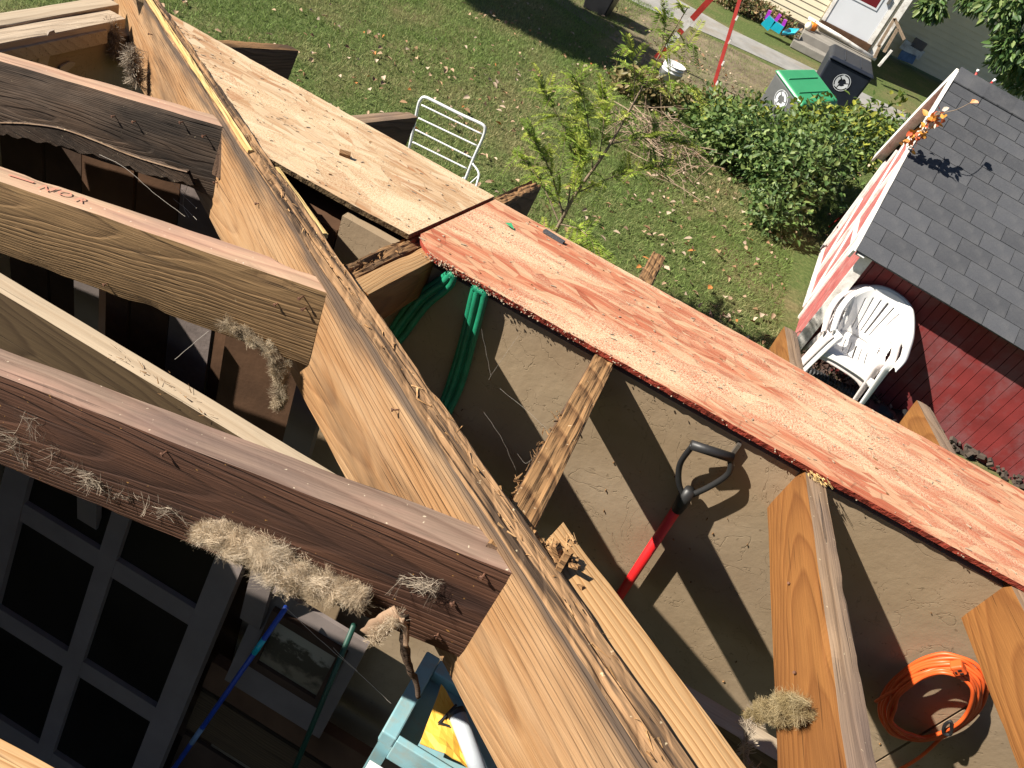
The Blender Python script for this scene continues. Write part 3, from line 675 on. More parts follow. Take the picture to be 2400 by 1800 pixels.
# sawdust clinging to the lower red edge, chips on both sheets
r = random.Random(8); mb = MB()
for _ in range(380):
    x = -0.33 + abs(r.gauss(0, 0.16)) if r.random() < .8 else r.uniform(-.35, .75)
    y = 1.068 + max(0, x - .45) * .02 + r.gauss(0, .004); p = Vector((x, y, zr(y) - r.uniform(-0.002, 0.012))); s = r.uniform(.0005, .0015)
    rot = Matrix.Translation(p) @ Matrix.Rotation(r.random() * 6, 4, Vector((r.random() + .01, r.random(), r.random())))
    mb.box((-s, -s * .7, -s * .6), (s, s * .7, s * .6), rot)
q = mb.build('sawdust', MT['dusty'], o2); q['kind'] = 'stuff'
def chips(name, parent, x0, x1, lo, hi, n, mat, seed, smin=.002, smax=.012):
    r = random.Random(seed); mb = MB()
    for _ in range(n):
        x = r.uniform(x0, x1); y = r.uniform(lo(x) + .01, hi(x) - .01); p = on_osb(x, y, 0.0012)
        a = r.gauss(0, .7); d = Vector((math.cos(a), math.sin(a), -TP * math.sin(a) + r.uniform(-.02, .12))).normalized(); l = r.uniform(smin, smax)
        mb.bar(p - d * l / 2, p + d * l / 2, r.uniform(.0008, .003), .0009, ZP.cross(d) if abs(d.z) < .9 else YP)
    o = mb.build(name, mat, parent); o['kind'] = 'stuff'
chips('chips', o1, -1.3, -.38, lo_tan, lambda x: 1.57, 130, MT['dusty'], 51); chips('dark_chips', o1, -1.3, -.38, lo_tan, lambda x: 1.57, 34, MT['rot'], 52, .002, .007)
chips('chips', o2, -.36, 1.2, lambda x: 1.08, lambda x: 1.55, 200, MT['dusty'], 53); chips('dark_chips', o2, -.36, 1.2, lambda x: 1.08, lambda x: 1.55, 40, MT['rot'], 54, .002, .007)
sb = thing('wood_scrap', 'small brown wood scrap lying on the tan strand board', 'scrap', on_osb(-.6, 1.37))
p = VR(745, 333, .004); MB().box((-.011, -.008, -.004), (.011, .008, .004), Matrix.Translation(p) @ Matrix.Rotation(.5, 4, 'Z')).build('scrap', MT['rot'], sb)
p = VR(1100, 488, .003)
gl = thing('green_scrap', 'tiny bright green leaf scrap on the red strand board', 'scrap', p)
mesh('scrap', [p + Vector(v) for v in ((-.012, .003, 0), (0, .009, .004), (.014, -.003, 0), (.002, -.006, .003))], [(0, 1, 2, 3)], MT['bingreen'], gl)
p = VR(1200, 513, .004)
ss = thing('shingle_scrap', 'grey scrap of shingle on the outer edge of the red strand board', 'scrap', p)
MB().box((-.03, -.008, -.003), (.022, .008, .003), Matrix.Translation(p) @ Matrix.Rotation(-.12, 4, 'Z') @ Matrix.Rotation(-.2, 4, 'X')).build('scrap', MT['shingle'], ss)

# unseen roof deck around the open bays, shaped to keep the interior dark
dk = MB()
for i in range(14):
    y0 = -2.6 + i * 0.26; y1 = y0 + 0.255
    xe = max(-1.75, -0.80 - 1.09 * (y0 + y1) / 2) if y0 > 0 else -1.0
    dk.hexa([Vector((xx, yy, 2.515 + 0.235 * xx + zz)) for zz in (0.0, 0.02) for (xx, yy) in ((-1.8, y0), (xe, y0), (xe, y1), (-1.8, y1))])
for i in range(10):
    y1 = -0.55 - i * 0.26; y0 = y1 - 0.255
    dk.hexa([Vector((xx, yy, 2.60 - 0.02 * i + zz)) for zz in (0.012, 0.03) for (xx, yy) in ((-0.36, y0), (4.4, y0), (4.4, y1), (-0.36, y1))])
for i in range(5):
    y0 = -0.15 + i * .26; y1 = y0 + .255
    dk.hexa([Vector((xx, yy, zr(yy) + zz)) for zz in (-.010, .008) for (xx, yy) in ((1.62, y0), (4.4, y0), (4.4, min(y1, 1.06)), (1.62, min(y1, 1.06)))])
dko = dk.build('unseen_roof_deck', MT['brownwall']); dko['kind'] = 'structure'

# ================================================================== FIBRE TUFTS, PAPER, WEBS
CREAM = [(0.60, 0.485, 0.35), (0.54, 0.43, 0.30), (0.66, 0.56, 0.43), (0.46, 0.365, 0.25)]
GREYF = [(0.36, 0.30, 0.235), (0.44, 0.37, 0.285), (0.28, 0.23, 0.18)]
GOLD = [(0.36, 0.28, 0.15), (0.30, 0.23, 0.115), (0.42, 0.34, 0.2)]
def lumpy(name, P, R, cols, parent, seed, flat=1.0):
    Q = spline(P, 7); n = len(Q); V = []; F = []; COL = []; m = 18; kk = len(P) - 1
    for i, p in enumerate(Q):
        u = i / (n - 1) * kk; a = min(int(u), kk - 1); rr = R[a] * (1 - u + a) + R[a + 1] * (u - a)
        t = (Q[min(i + 1, n - 1)] - Q[max(i - 1, 0)]).normalized(); e = t.cross(YP).normalized(); f_ = t.cross(e)
        for k in range(m):
            an = 2 * math.pi * k / m; d = e * math.cos(an) + f_ * math.sin(an) * flat; q = p + d * rr
            rr2 = rr * .58 * (.80 + .65 * nz(q, 80, seed) + .5 * nz(q, 210, seed + 3)) * (.35 if i in (0, n - 1) else 1)
            V.append(p + d * rr2); COL.append(np.array(cols[0]) * .62 * (1.0 + .25 * nz(q, 120, seed + 7)))
    for i in range(n - 1):
        for k in range(m): F.append((i * m + k, i * m + (k + 1) % m, (i + 1) * m + (k + 1) % m, (i + 1) * m + k))
    F.append(tuple(range(m))); F.append(tuple(reversed(range((n - 1) * m, n * m))))
    return mesh(name, V, F, MT['fuzz'], parent, True, None, np.array(COL))
def tuft(label, pts, rad, n, Y, cols, seed, seg=0.006, wid=0.00016, core=False, X=None, curl=.55):
    P = [(VX(x, y, X) if X is not None else VY(x, y, Y)) for x, y in pts]
    t = thing('insulation_tuft', label, 'insulation', P[0], 'insulation tufts caught on the rafters')
    if core: lumpy('core', P, rad, cols, t, seed)
    fuzz('fibres', P, rad, n, seg, MT['fuzz'], t, cols, seed, wid, curl=curl)['kind'] = 'stuff'
    return t
tuft('large cream tuft of insulation on the side of the red-brown jack rafter', [(425, 1150), (475, 1155), (530, 1185), (600, 1215), (660, 1255), (715, 1272), (785, 1290)], [.006, .016, .023, .028, .022, .014, .009], 34000, 0.464, CREAM, 1, 0.0034, 0.00010, core=True, curl=.85)
tuft('thin grey wisps of insulation left of the large cream tuft', [(140, 1015), (200, 1035), (260, 1070), (330, 1095), (400, 1125)], [.002, .004, .006, .005, .003], 200, 0.475, GREYF, 2, 0.0055, 0.00018)
tuft('dull grey wisps near the left edge of the red-brown jack rafter', [(5, 925), (30, 960), (60, 1000)], [.004, .012, .010], 70, 0.475, GREYF, 3, 0.006, 0.00018)
tuft('faint hair-like wisps high on the red-brown jack rafter', [(50, 905), (90, 925), (120, 990)], [.006, .009, .008], 60, 0.476, GREYF, 4, 0.006, 0.00016)
tuft('small grey wisps near the nailed end of the red-brown jack rafter', [(865, 1260), (900, 1255), (945, 1265), (930, 1290)], [.004, .006, .006, .004], 110, 0.474, GREYF, 5, 0.005, 0.00018)
tuft('hanging mat of fluff and paper under the golden brown jack rafter', [(480, 695), (530, 720), (580, 760), (605, 800), (610, 850), (600, 882)], [.004, .008, .011, .012, .011, .006], 9000, 0.79, [(0.40, 0.32, 0.22), (0.5, 0.42, 0.3), (0.3, 0.24, 0.17)], 6, 0.0030, 0.00014, core=True, curl=.85)
tuft('golden tuft of insulation hooked on the orange rafter near the bottom', [(1620, 1545), (1655, 1535), (1700, 1530), (1735, 1535)], [.004, .012, .018, .016], 15000, 0, GOLD, 7, 0.0024, 0.00011, core=True, X=0.375, curl=.85)
P = spline([VX(x, y, 0.374) for x, y in [(1640, 1540), (1618, 1570), (1607, 1610), (1615, 1650), (1640, 1690)]], 8)
tt = thing('insulation_strand', 'thin twisted strand of fluff trailing down from the golden tuft', 'insulation', P[0])
fuzz('fibres', P, [.0016] * len(P), 260, 0.004, MT['fuzz'], tt, GREYF, 8, 0.0003, curl=.3)
for i, (x, y, l) in enumerate([(240, 95, 0), (285, 155, 1)]):
    tuft(['clump of dried nest debris where the plate meets the hip', 'pale crust of fluff on the lower edge of the hip beam'][i], [(x, y - 40), (x + 6, y - 10), (x + 10, y + 25)], [.012, .014, .010], 700, 0 or 1.66 - .12 * i, GREYF + [(0.2, .16, .12)], 60 + i, 0.008, 0.0005)

pp = thing('paper_scrap', 'curled tan paper scrap hanging under the end of the red-brown jack rafter', 'paper', VY(835, 1345, .455))
def curl(parent, name, pts, w, mat, Y, amp=.008):
    V = []; F = []
    P = spline([VY(x, y, Y) for x, y in pts], 6)
    for i, p in enumerate(P):
        t = (P[min(i + 1, len(P) - 1)] - P[max(0, i - 1)]).normalized(); s = t.cross(YM).normalized() * (w[0] + (w[1] - w[0]) * i / len(P)) * (1 + .3 * nz(p, 60))
        for k in range(5):
            u = k / 4 * 2 - 1
            V.append(p + s * u + Vector((0, amp * (u * u - .5) + .004 * nz(p + s * u, 70), 0)))
    for i in range(len(P) - 1):
        for k in range(4): F.append((5 * i + k, 5 * i + k + 1, 5 * i + 6 + k, 5 * i + 5 + k))
    o = mesh(name, V, F, mat, parent, True)
    m = o.modifiers.new('solid', 'SOLIDIFY'); m.thickness = .0012; return o
curl(pp, 'sheet', [(797, 1378), (812, 1362), (835, 1345), (866, 1330)], (.011, .012), MT['paper'], .452, .003)
fuzz('frayed_fibres', [VY(800, 1380, .45), VY(835, 1350, .45), VY(860, 1335, .45)], [.007, .009, .006], 900, .0026, MT['fuzz'], pp, CREAM, 91, .00014, curl=.9)['kind'] = 'stuff'
curl(pp, 'dangling_strip', [(868, 1325), (872, 1370), (875, 1420), (893, 1470), (903, 1505)], (.008, .003), MT['jackA'], .456, .004)
curl(pp, 'thin_strip', [(868, 1335), (874, 1365), (876, 1398)], (.003, .003), MT['paper'], .450, .001)
def web(label, lines, rad=.00035, seed=0):
    t = thing('cobweb', label, 'cobweb', lines[0][0], 'cobwebs strung between the timbers')
    for L in lines:
        P = spline(L, 6); P = [p + Vector((nz(p, 60), nz(p, 66), nz(p, 71))) * .0012 for p in P]; MB().tube(P, rad, 4).build('thread', MT['web'], t)
web('cobweb threads running from the dark bark strip to the hip', [[VY(*q, 1.1) for q in [(215, 335), (270, 362), (330, 415), (400, 468)]], [VH(*q, .02) for q in [(372, 390), (395, 420), (425, 450)]], [VH(*q, .02) for q in [(375, 430), (400, 450), (425, 475)]], [VH(405, 400, .02), VH(395, 440, .02), VH(408, 470, .02)]])
web('cobweb strand sagging over the dim floor below the red-brown jack', [[VY(*q, .75) for q in [(615, 1310), (700, 1390), (770, 1450), (845, 1520)]], [VY(*q, .75) for q in [(720, 1400), (745, 1425), (772, 1450)]]], .0004)
web('wispy cobweb hanging beside the crumbling grey rafter', [[VY(*q, .8) for q in [(1045, 890), (1080, 940), (1100, 985), (1118, 1025)]], [VY(*q, .8) for q in [(1118, 980), (1135, 1000), (1155, 985)]], [VY(*q, .9) for q in [(1040, 710), (1050, 760), (1060, 810)]], [VY(*q, .9) for q in [(1120, 725), (1085, 775), (1055, 820)]], [VY(*q, .85) for q in [(1080, 840), (1130, 880), (1180, 925)]]], .00016)
web('single web thread over the dark gap below the golden jack', [[VY(450, 715, .75), VY(378, 776, .75)]], .0004)

# ================================================================== THINGS INSIDE THE GARAGE
def VS(x, y, off=0.0):
    r = ray(x, y); return EYE + r * ((1.55 + off) / (r.y - .3 * r.z))
def SP(x, z, off=0.0): return Vector((x, .62 + .3 * z + off, z))
sa = thing('old_window_sash', 'old white multi-pane window sash leaning in the dark at the bottom left', 'window', SP(-.8, .1))
def sbar(name, x0, x1, z0, z1, d0=-.02, d1=.012, mat='sashwhite'):
    v = [SP(x, z, d) for d in (d0, d1) for (x, z) in ((x0, z0), (x1, z0), (x1, z1), (x0, z1))]
    return MB().hexa(v).build(name, MT[mat], sa)
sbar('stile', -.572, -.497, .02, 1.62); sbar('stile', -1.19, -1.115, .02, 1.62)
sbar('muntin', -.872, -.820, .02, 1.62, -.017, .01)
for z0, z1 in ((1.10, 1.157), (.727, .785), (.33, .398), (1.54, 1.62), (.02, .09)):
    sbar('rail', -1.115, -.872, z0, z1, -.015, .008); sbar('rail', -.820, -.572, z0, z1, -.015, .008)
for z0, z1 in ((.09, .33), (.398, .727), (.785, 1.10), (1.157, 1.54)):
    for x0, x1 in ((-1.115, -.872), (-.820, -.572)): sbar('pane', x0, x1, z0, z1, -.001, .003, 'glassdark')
pf = thing('picture_frame', 'framed dim landscape picture with a pale mat leaning near the blue pole', 'picture', SP(-.28, 1.0, .05))
def fr(name, x0, x1, z0, z1, d0, d1, mat, parent=pf): return MB().hexa([SP(x, z, d) for d in (d0, d1) for (x, z) in ((x0, z0), (x1, z0), (x1, z1), (x0, z1))]).build(name, MT[mat] if isinstance(mat, str) else mat, parent)
fr('mat_board', -.43, -.13, .985, 1.33, .0, .01, 'sashwhite')
for q in ((-.385, -.167, 1.262, 1.285), (-.385, -.167, 1.09, 1.113), (-.385, -.365, 1.113, 1.262), (-.187, -.167, 1.113, 1.262)): fr('frame_bar', *q, -.016, -.001, 'dark')
tpic = NT('dim_landscape'); g = tpic.grain(); sx = tpic.n('SeparateXYZ'); tpic.l(g, sx.inputs[0])
hh = tpic.math('ADD', tpic.math('MULTIPLY', tpic.math('SUBTRACT', sx.outputs[2], 1.113), 6.7), tpic.math('MULTIPLY', tpic.math('SUBTRACT', tpic.noise(tpic.map(g, (22, 1, 30)), 1, 5, .6), .5), 1.1))
fr('picture', -.365, -.187, 1.113, 1.262, -.006, -.002, tpic.out(tpic.ramp(hh, [(.1, (.16, .14, .1)), (.35, (.03, .032, .024)), (.6, (.035, .037, .028)), (.72, (.24, .23, .19))]), .3))
dbx = thing('shelf_boards', 'dim brown shelf boards below the framed picture', 'shelf', SP(-.25, .6, .08))
for i, (z0, z1) in enumerate(((.88, .975), (.70, .85), (.4, .66))): fr('board', -.49, .05, z0, z1, .03 + .01 * i, .06, ['brownwall', 'joist', 'dark'][i], dbx)
def pole(name, label, cat, A, B, rad, mat, bands=()):
    t = thing(name, label, cat, B); A = Vector(A); B = Vector(B)
    MB().tube([A, A.lerp(B, .5), B], rad, 12).build('pole', MT[mat], t, True)
    for (u, v, m) in bands: MB().tube([A.lerp(B, u), A.lerp(B, v)], rad * 1.12, 12).build('band', MT[m], t, True)
    return t
pole('blue_pole', 'slim blue extension pole leaning past the framed picture', 'pole', VS(618, 1312, -.07), VS(370, 1668, -.07), .0068, 'blue', [(.17, .25, 'toyblue'), (.70, .80, 'bluegrey')])
pole('dark_green_pole', 'dark green pole leaning to the right of the framed picture', 'pole', VS(765, 1350, -.07), VS(628, 1680, -.07), .007, 'darkgreen')
for lab, pts in (('grey painted plank standing in the dark below the golden jack', [(166, 612), (221, 630), (198, 705), (148, 675)]), ('grey painted plank standing behind the fluff under the hip', [(640, 868), (678, 935), (655, 985), (600, 950)])):
    t = thing('grey_plank', lab, 'plank', VY(*pts[3], .98), 'grey planks in the dark interior')
    c = [VY(x, y, .98) for x, y in pts]; top = (c[0] + c[1]) / 2; w2 = .030; dz = c[2] - c[1]
    MB().box((top.x - w2, .972, 1.2), (top.x + w2, .99, top.z + .12)).build('plank', MT['sashwhite'], t)

# teal tray with envelope and pipe
ZT = 1.8
def TG(x, y, h=ZT): return G(x / 3 + 737.3, y / 3 + 1106, h)
tr = thing('teal_metal_bin', 'teal metal shelf tray catching the sun under the hip beam', 'tray', (0.15, .71, 0))
x0, x1, y0, y1 = 0.003, 0.34, 0.627, 0.801
MB().box((x0 + .002, y0 + .002, ZT - .04), (x1, y1 - .002, ZT - .034)).build('tray_floor', MT['teal'], tr)
for q in ((x0, x0 + .029, y0, y1, ZT - .034, ZT), (x1 - .03, x1, y0, y1, ZT - .034, ZT), (x0 + .0295, x1 - .0305, y1 - .03, y1 - .001, ZT - .034, ZT - .001)): bevel(MB().box((q[0], q[2], q[4]), (q[1], q[3], q[5])).build('rim', MT['teal'], tr), .003)
bevel(MB().box((x0 + .0295, y0 - .001, ZT - .075), (x1 - .0305, y0 + .012, ZT - .002)).build('front_rim', MT['teal'], tr), .002)
for xx, yy in ((.02, .645), (.32, .645), (.02, .785), (.32, .785)): MB().box((xx - .012, yy - .012, .006), (xx + .012, yy + .012, ZT - .041)).build('leg', MT['teal'], tr)
ev = thing('padded_envelope', 'torn yellow padded envelope lying in the teal tray', 'envelope', TG(600, 1400))
Vv = []; Ff = []; a = TG(650, 1120, ZT + .005); b = TG(720, 1270, ZT + .005); c_ = TG(510, 1500, ZT + .01); d = TG(760, 1640, ZT + .01)
for i in range(11):
    for j in range(9):
        u, v = i / 10, j / 8; p = a.lerp(c_, u).lerp(b.lerp(d, u), v * 1.6)
        p.z += .01 * math.sin(3.1 * v) + .006 * nz(p, 38) + (.012 * nz(p, 90) if u > .8 or .45 < u < .6 else 0); Vv.append(p)
for i in range(10):
    for j in range(8): Ff.append((9 * i + j, 9 * i + j + 1, 9 * i + 10 + j, 9 * i + 9 + j))
o = mesh('envelope', Vv, Ff, MT['envelope'], ev, False); m = o.modifiers.new('s', 'SOLIDIFY'); m.thickness = .003
gp = thing('grey_pipe', 'short grey plastic pipe with a black collar lying across the teal tray', 'pipe', TG(800, 1400))
A = TG(745, 1300, ZT + .03); B = TG(900, 1700, ZT + .035); MB().tube([A, A.lerp(B, .5), B], .015, 16).build('pipe', MT['greypipe'], gp, True)
MB().tube([A - (B - A) * .03, A + (B - A) * .06], .0165, 16).build('collar', MT['black'], gp, True)
bk = thing('black_bracket', 'black bent bracket lying beside the grey pipe', 'bracket', TG(650, 1370))
mb = MB(); mb.bar(TG(630, 1370, ZT + .02), TG(745, 1250, ZT + .03), .008, .004, ZP); mb.bar(TG(630, 1370, ZT + .02), TG(740, 1410, ZT + .02), .008, .004, ZP); mb.build('bracket', MT['black'], bk)
cbx = thing('white_carton', 'white carton edge under the front of the teal tray', 'box', TG(300, 1600, 1.2))
MB().box((.01, .53, 1.0), (.085, .612, 1.72)).build('carton', MT['whiteplastic'], cbx)

# green hose coil hanging on the wall
hz = thing('garden_hose', 'green garden hose loops hanging on the tan wall under the strand board', 'hose', VY(990, 600, YW - .03))
mb = MB()
for i in range(4):
    o_ = i * .011; YY = YW - .010 - .005 * (i % 2)
    P = spline([VY(990 - 4 * i, 572, YY), VY(960 + 5 * i, 598 + 5 * i, YY), VY(900 + 7 * i, 640 + 7 * i, YY), VY(850 + 8 * i, 705 + 6 * i, YY), VY(818 + 8 * i, 765, YY), VY(790 + 10 * i, 850, YY), VY(800 + 10 * i, 960, YY), VY(880, 1020 + 8 * i, YY), VY(930 + 5 * i, 960, YY),
                VY(945 + 7 * i, 900, YY), VY(970 + 9 * i, 830, YY), VY(1000 + 8 * i, 730, YY), VY(1018 + 9 * i, 650, YY), VY(1031 + 6 * i, 602, YY), VY(1036 + 5 * i, 580, YY)], 6)
    for p in P: p.z = min(p.z, 2.38)
    mb.tube(P, .0095 * RS, 10)
mb.build('hose_loops', MT['hosegreen'], hz, True)

# shovel with D grip hanging on the wall
sv = thing('shovel', 'red shaft shovel with a black D-shaped grip hung on the tan wall', 'shovel', VY(1470, 1085, YW - .03))
YY = YW - .024; A = VY(1476, 1078, YY); B = VY(1322, 1312, YY); B2 = A + (B - A) * 2.2
MB().tube([A, B, B2], .0138 * RS, 14).build('shaft', MT['redpole'], sv, True)
gl1, gr1 = VY(1497, 962, YY - .01), VY(1578, 988, YY + .004)
yoke = VY(1483, 1068, YY)
mb = MB()
mb.tube(spline([gl1, VY(1470, 1000, YY), VY(1466, 1040, YY), VY(1476, 1072, YY)], 8), [.0078 * RS] * 25, 10)
mb.tube(spline([gr1, VY(1574, 1022, YY), VY(1535, 1050, YY), VY(1488, 1072, YY)], 8), [.0078 * RS] * 25, 10)
mb.tube([VY(1492, 1058, YY), VY(1476, 1080, YY), VY(1462, 1102, YY)], [.015 * RS, .0185 * RS, .0155 * RS], 12)
mb.build('grip_yoke', MT['black'], sv, True)
MB().tube([gl1 + (gl1 - gr1) * .06, gl1.lerp(gr1, .5), gr1 + (gr1 - gl1) * .06], .0125 * RS, 14).build('grip_bar', MT['black'], sv, True)
Pb = B2; V = []; mbb = MB()
mbb.hexa([Pb + Vector(v) for v in ((-.07, -.012, 0), (.07, -.012, 0), (.07, -.002, 0), (-.07, -.002, 0), (-.08, -.012, -.26), (.08, -.012, -.26), (.08, -.006, -.26), (-.08, -.006, -.26))]).build('blade', MT['steel'], sv)
hk = thing('wall_bracket', 'small metal bracket screwed to the wall behind the shovel grip', 'bracket', VY(1585, 970, YW))
MB().bar(VY(1578, 985, YW - .006), VY(1598, 958, YW - .006), .006, .010, XP).build('plate', MT['steel'], hk)

# orange extension cord coil hanging on the wall
oc = thing('extension_cord', 'coiled orange extension cord hanging on the tan wall at the lower right', 'cord', VY(2010, 1430, YW - .02))
mb = MB(); z9 = lambda x, y: (x / 3 + 1474.7, y / 3 + 1106)
for i in range(7):
    rr = random.Random(70 + i); P = []
    for k2 in range(16):
        a = 2 * math.pi * k2 / 16; sx_ = 355 - 14 * i + rr.uniform(-12, 12); sy_ = 290 - 13 * i + rr.uniform(-10, 10)
        cx, cy = 1620 + rr.uniform(-8, 8), 1205 + 8 * i
        ux, uy = math.cos(a) * sx_, math.sin(a) * sy_
        P.append(VY(*z9(cx + ux * .96 - uy * .18, cy + uy * .96 - ux * .10), YW - .012 - .0057 * i + rr.uniform(-.003, .003)))
    mb.tube(spline(P, 5, True), .0050 * RS, 8, True)
mb.tube(spline([VY(*z9(*q), YW - .035) for q in [(1250, 1230), (1420, 1130), (1600, 1060), (1760, 1010)]], 8), .0048 * RS, 8)
mb.tube(spline([VY(*z9(*q), YW - .015) for q in [(1700, 1440), (1560, 1570), (1440, 1650), (1300, 1720)]], 8), .0048 * RS, 8)
mb.build('coils', MT['cord'], oc, True)
p = VY(*z9(1785, 1000), YW - .045); mb = MB(); rot = Matrix.Translation(p) @ Matrix.Rotation(.5, 4, 'Y')
mb.box((-.011, -.012, -.010), (.011, .006, .010), rot); bevel(mb.build('plug', MT['cord'], oc), .003)
mb = MB()
for dx in (-.004, .004): mb.box((dx - .0012, -.0135, .0), (dx + .0012, -.0125, .006), rot)
mb.box((-.0018, -.0135, -.006), (.0018, -.0125, -.003), rot); mb.build('socket_slots', MT['black'], oc)
P = [VY(*z9(*q), YW) for q in [(1690, 1370), (1740, 1440)]]
mb = MB(); mb.tube(spline([VY(*z9(1700, 1380), YW - .05), VY(*z9(1740, 1360), YW - .05), VY(*z9(1735, 1440), YW - .05), VY(*z9(1690, 1430), YW - .05)], 6, True), .0045 * RS, 6, True); mb.build('twist_tie', MT['black'], oc)

# ================================================================== LAWN GRASS AND LEAF LITTER
def blades(n, gen, name, cols, hmin, hmax, wmin, wmax, seed):
    r = np.random.default_rng(seed); xy = gen(r, n); n = len(xy)
    h = r.uniform(hmin, hmax, n); wd = r.uniform(wmin, wmax, n); a = r.uniform(0, 2 * np.pi, n); b = r.uniform(0, 2 * np.pi, n); lean = r.uniform(.2, 1.1, n)
    V = np.zeros((n, 3, 3)); V[:, :, :2] = xy[:, None, :]
    dx = np.stack([np.cos(a), np.sin(a)], 1) * wd[:, None] / 2
    V[:, 0, :2] -= dx; V[:, 1, :2] += dx
    V[:, 2, 0] += np.cos(b) * lean * h; V[:, 2, 1] += np.sin(b) * lean * h; V[:, 2, 2] = h; V[:, :2, 2] = 0.001
    dry = np.array([mnoise.noise(Vector((x * .75, y * .75, 3))) + .35 * mnoise.noise(Vector((x * 3, y * 3, 9))) for x, y in xy])
    t = np.clip((dry + .12) * 1.35 + r.normal(0, .16, n), 0, 1)[:, None]
    g = np.array(cols[0])[None] * (1 + r.normal(0, .22, n)[:, None]); d = np.array(cols[1])[None] * (1 + r.normal(0, .2, n)[:, None])
    c = np.clip(g * (1 - t) + d * t, .004, 1)
    o = mesh(name, V.reshape(-1, 3), np.arange(n * 3).reshape(-1, 3), MT['grass'], None, False, None, np.repeat(c, 3, 0))
    return tag(o, kind='stuff')
def lawn_xy(r, n):
    y = 4.2 + (r.random(n) ** .75) * 11.3; x = r.uniform(-1, 1, n) * (1.5 + .42 * y) - 1.9
    keep = (x < 3.2) & ~((x > 1.3) & (y > 5.9) & (y < 8.6)) & ~((y > 11.3 + .5 * np.sin(x * 4)) & (x > -2.2) & (r.random(n) < .78))
    return np.stack([x, y], 1)[keep]
gr = blades(330000, lawn_xy, 'lawn_grass', [(0.15, 0.215, 0.055), (0.31, 0.265, 0.135)], .02, .06, .004, .009, 3)
tag(gr, 'short patchy green and straw coloured lawn grass', 'grass')

def leafmesh(name, P, D, N, L, W, cols, mat, parent=None, fold=.25, seed=1, drop=0.0):
    """one small folded leaf for each point: P base, D direction, N normal"""
    n = len(P); S_ = np.cross(D, N); S_ /= np.linalg.norm(S_, axis=1)[:, None] + 1e-9; U = np.cross(S_, D)
    V = np.zeros((n, 6, 3)); L = np.asarray(L)[:, None]; W = np.asarray(W)[:, None]
    V[:, 0] = P; V[:, 1] = P + D * L * .35 + S_ * W * .5 + U * W * fold; V[:, 2] = P + D * L * .7 + S_ * W * .38 + U * W * fold * .7 - U * L * drop * .4
    V[:, 3] = P + D * L - U * L * drop; V[:, 4] = P + D * L * .7 - S_ * W * .38 + U * W * fold * .7 - U * L * drop * .4; V[:, 5] = P + D * L * .35 - S_ * W * .5 + U * W * fold
    b = np.arange(n)[:, None] * 6
    F = np.concatenate([b + np.array([[0, 1, 2, 3]]), b + np.array([[0, 3, 4, 5]])], 0)
    return mesh(name, V.reshape(-1, 3), F, mat, parent, False, None, np.repeat(cols, 6, 0))
def unit(a): return a / (np.linalg.norm(a, axis=1)[:, None] + 1e-9)
r_ = np.random.default_rng(5); n = 4200
y = 4.4 + r_.random(n) ** .8 * 10; x = r_.uniform(-1, 1, n) * (1.4 + .4 * y) - 1.6
k = (x < 1.25) | (y > 8.8); x, y = x[k], y[k]; n = len(x)
dn = np.array([mnoise.noise(Vector((a * .6, b * .6, 0))) for a, b in zip(x, y)]); keep = (r_.random(n) < .35 + dn) | ((x > -.6) & (y < 9.5) & (r_.random(n) < .8)); x, y = x[keep], y[keep]; n = len(x)
P = np.stack([x, y, r_.uniform(.03, .06, n)], 1); D = unit(np.concatenate([r_.normal(size=(n, 2)), r_.normal(0, .25, (n, 1))], 1)); N = unit(np.concatenate([r_.normal(0, .45, (n, 2)), np.ones((n, 1))], 1))
base = np.array([(.36, .25, .16), (.30, .18, .10), (.44, .34, .25), (.24, .15, .08), (.42, .17, .05)])[r_.choice(5, n, p=[.36, .24, .26, .1, .04])]
ll = leafmesh('leaf_litter', P, D, N, r_.uniform(.025, .085, n), r_.uniform(.018, .055, n), base * r_.uniform(.7, 1.2, (n, 1)), MT['litter'], None, .3, 1, .15)
tag(ll, 'dry tan and orange leaves fallen on the lawn', 'leaves', kind='stuff')

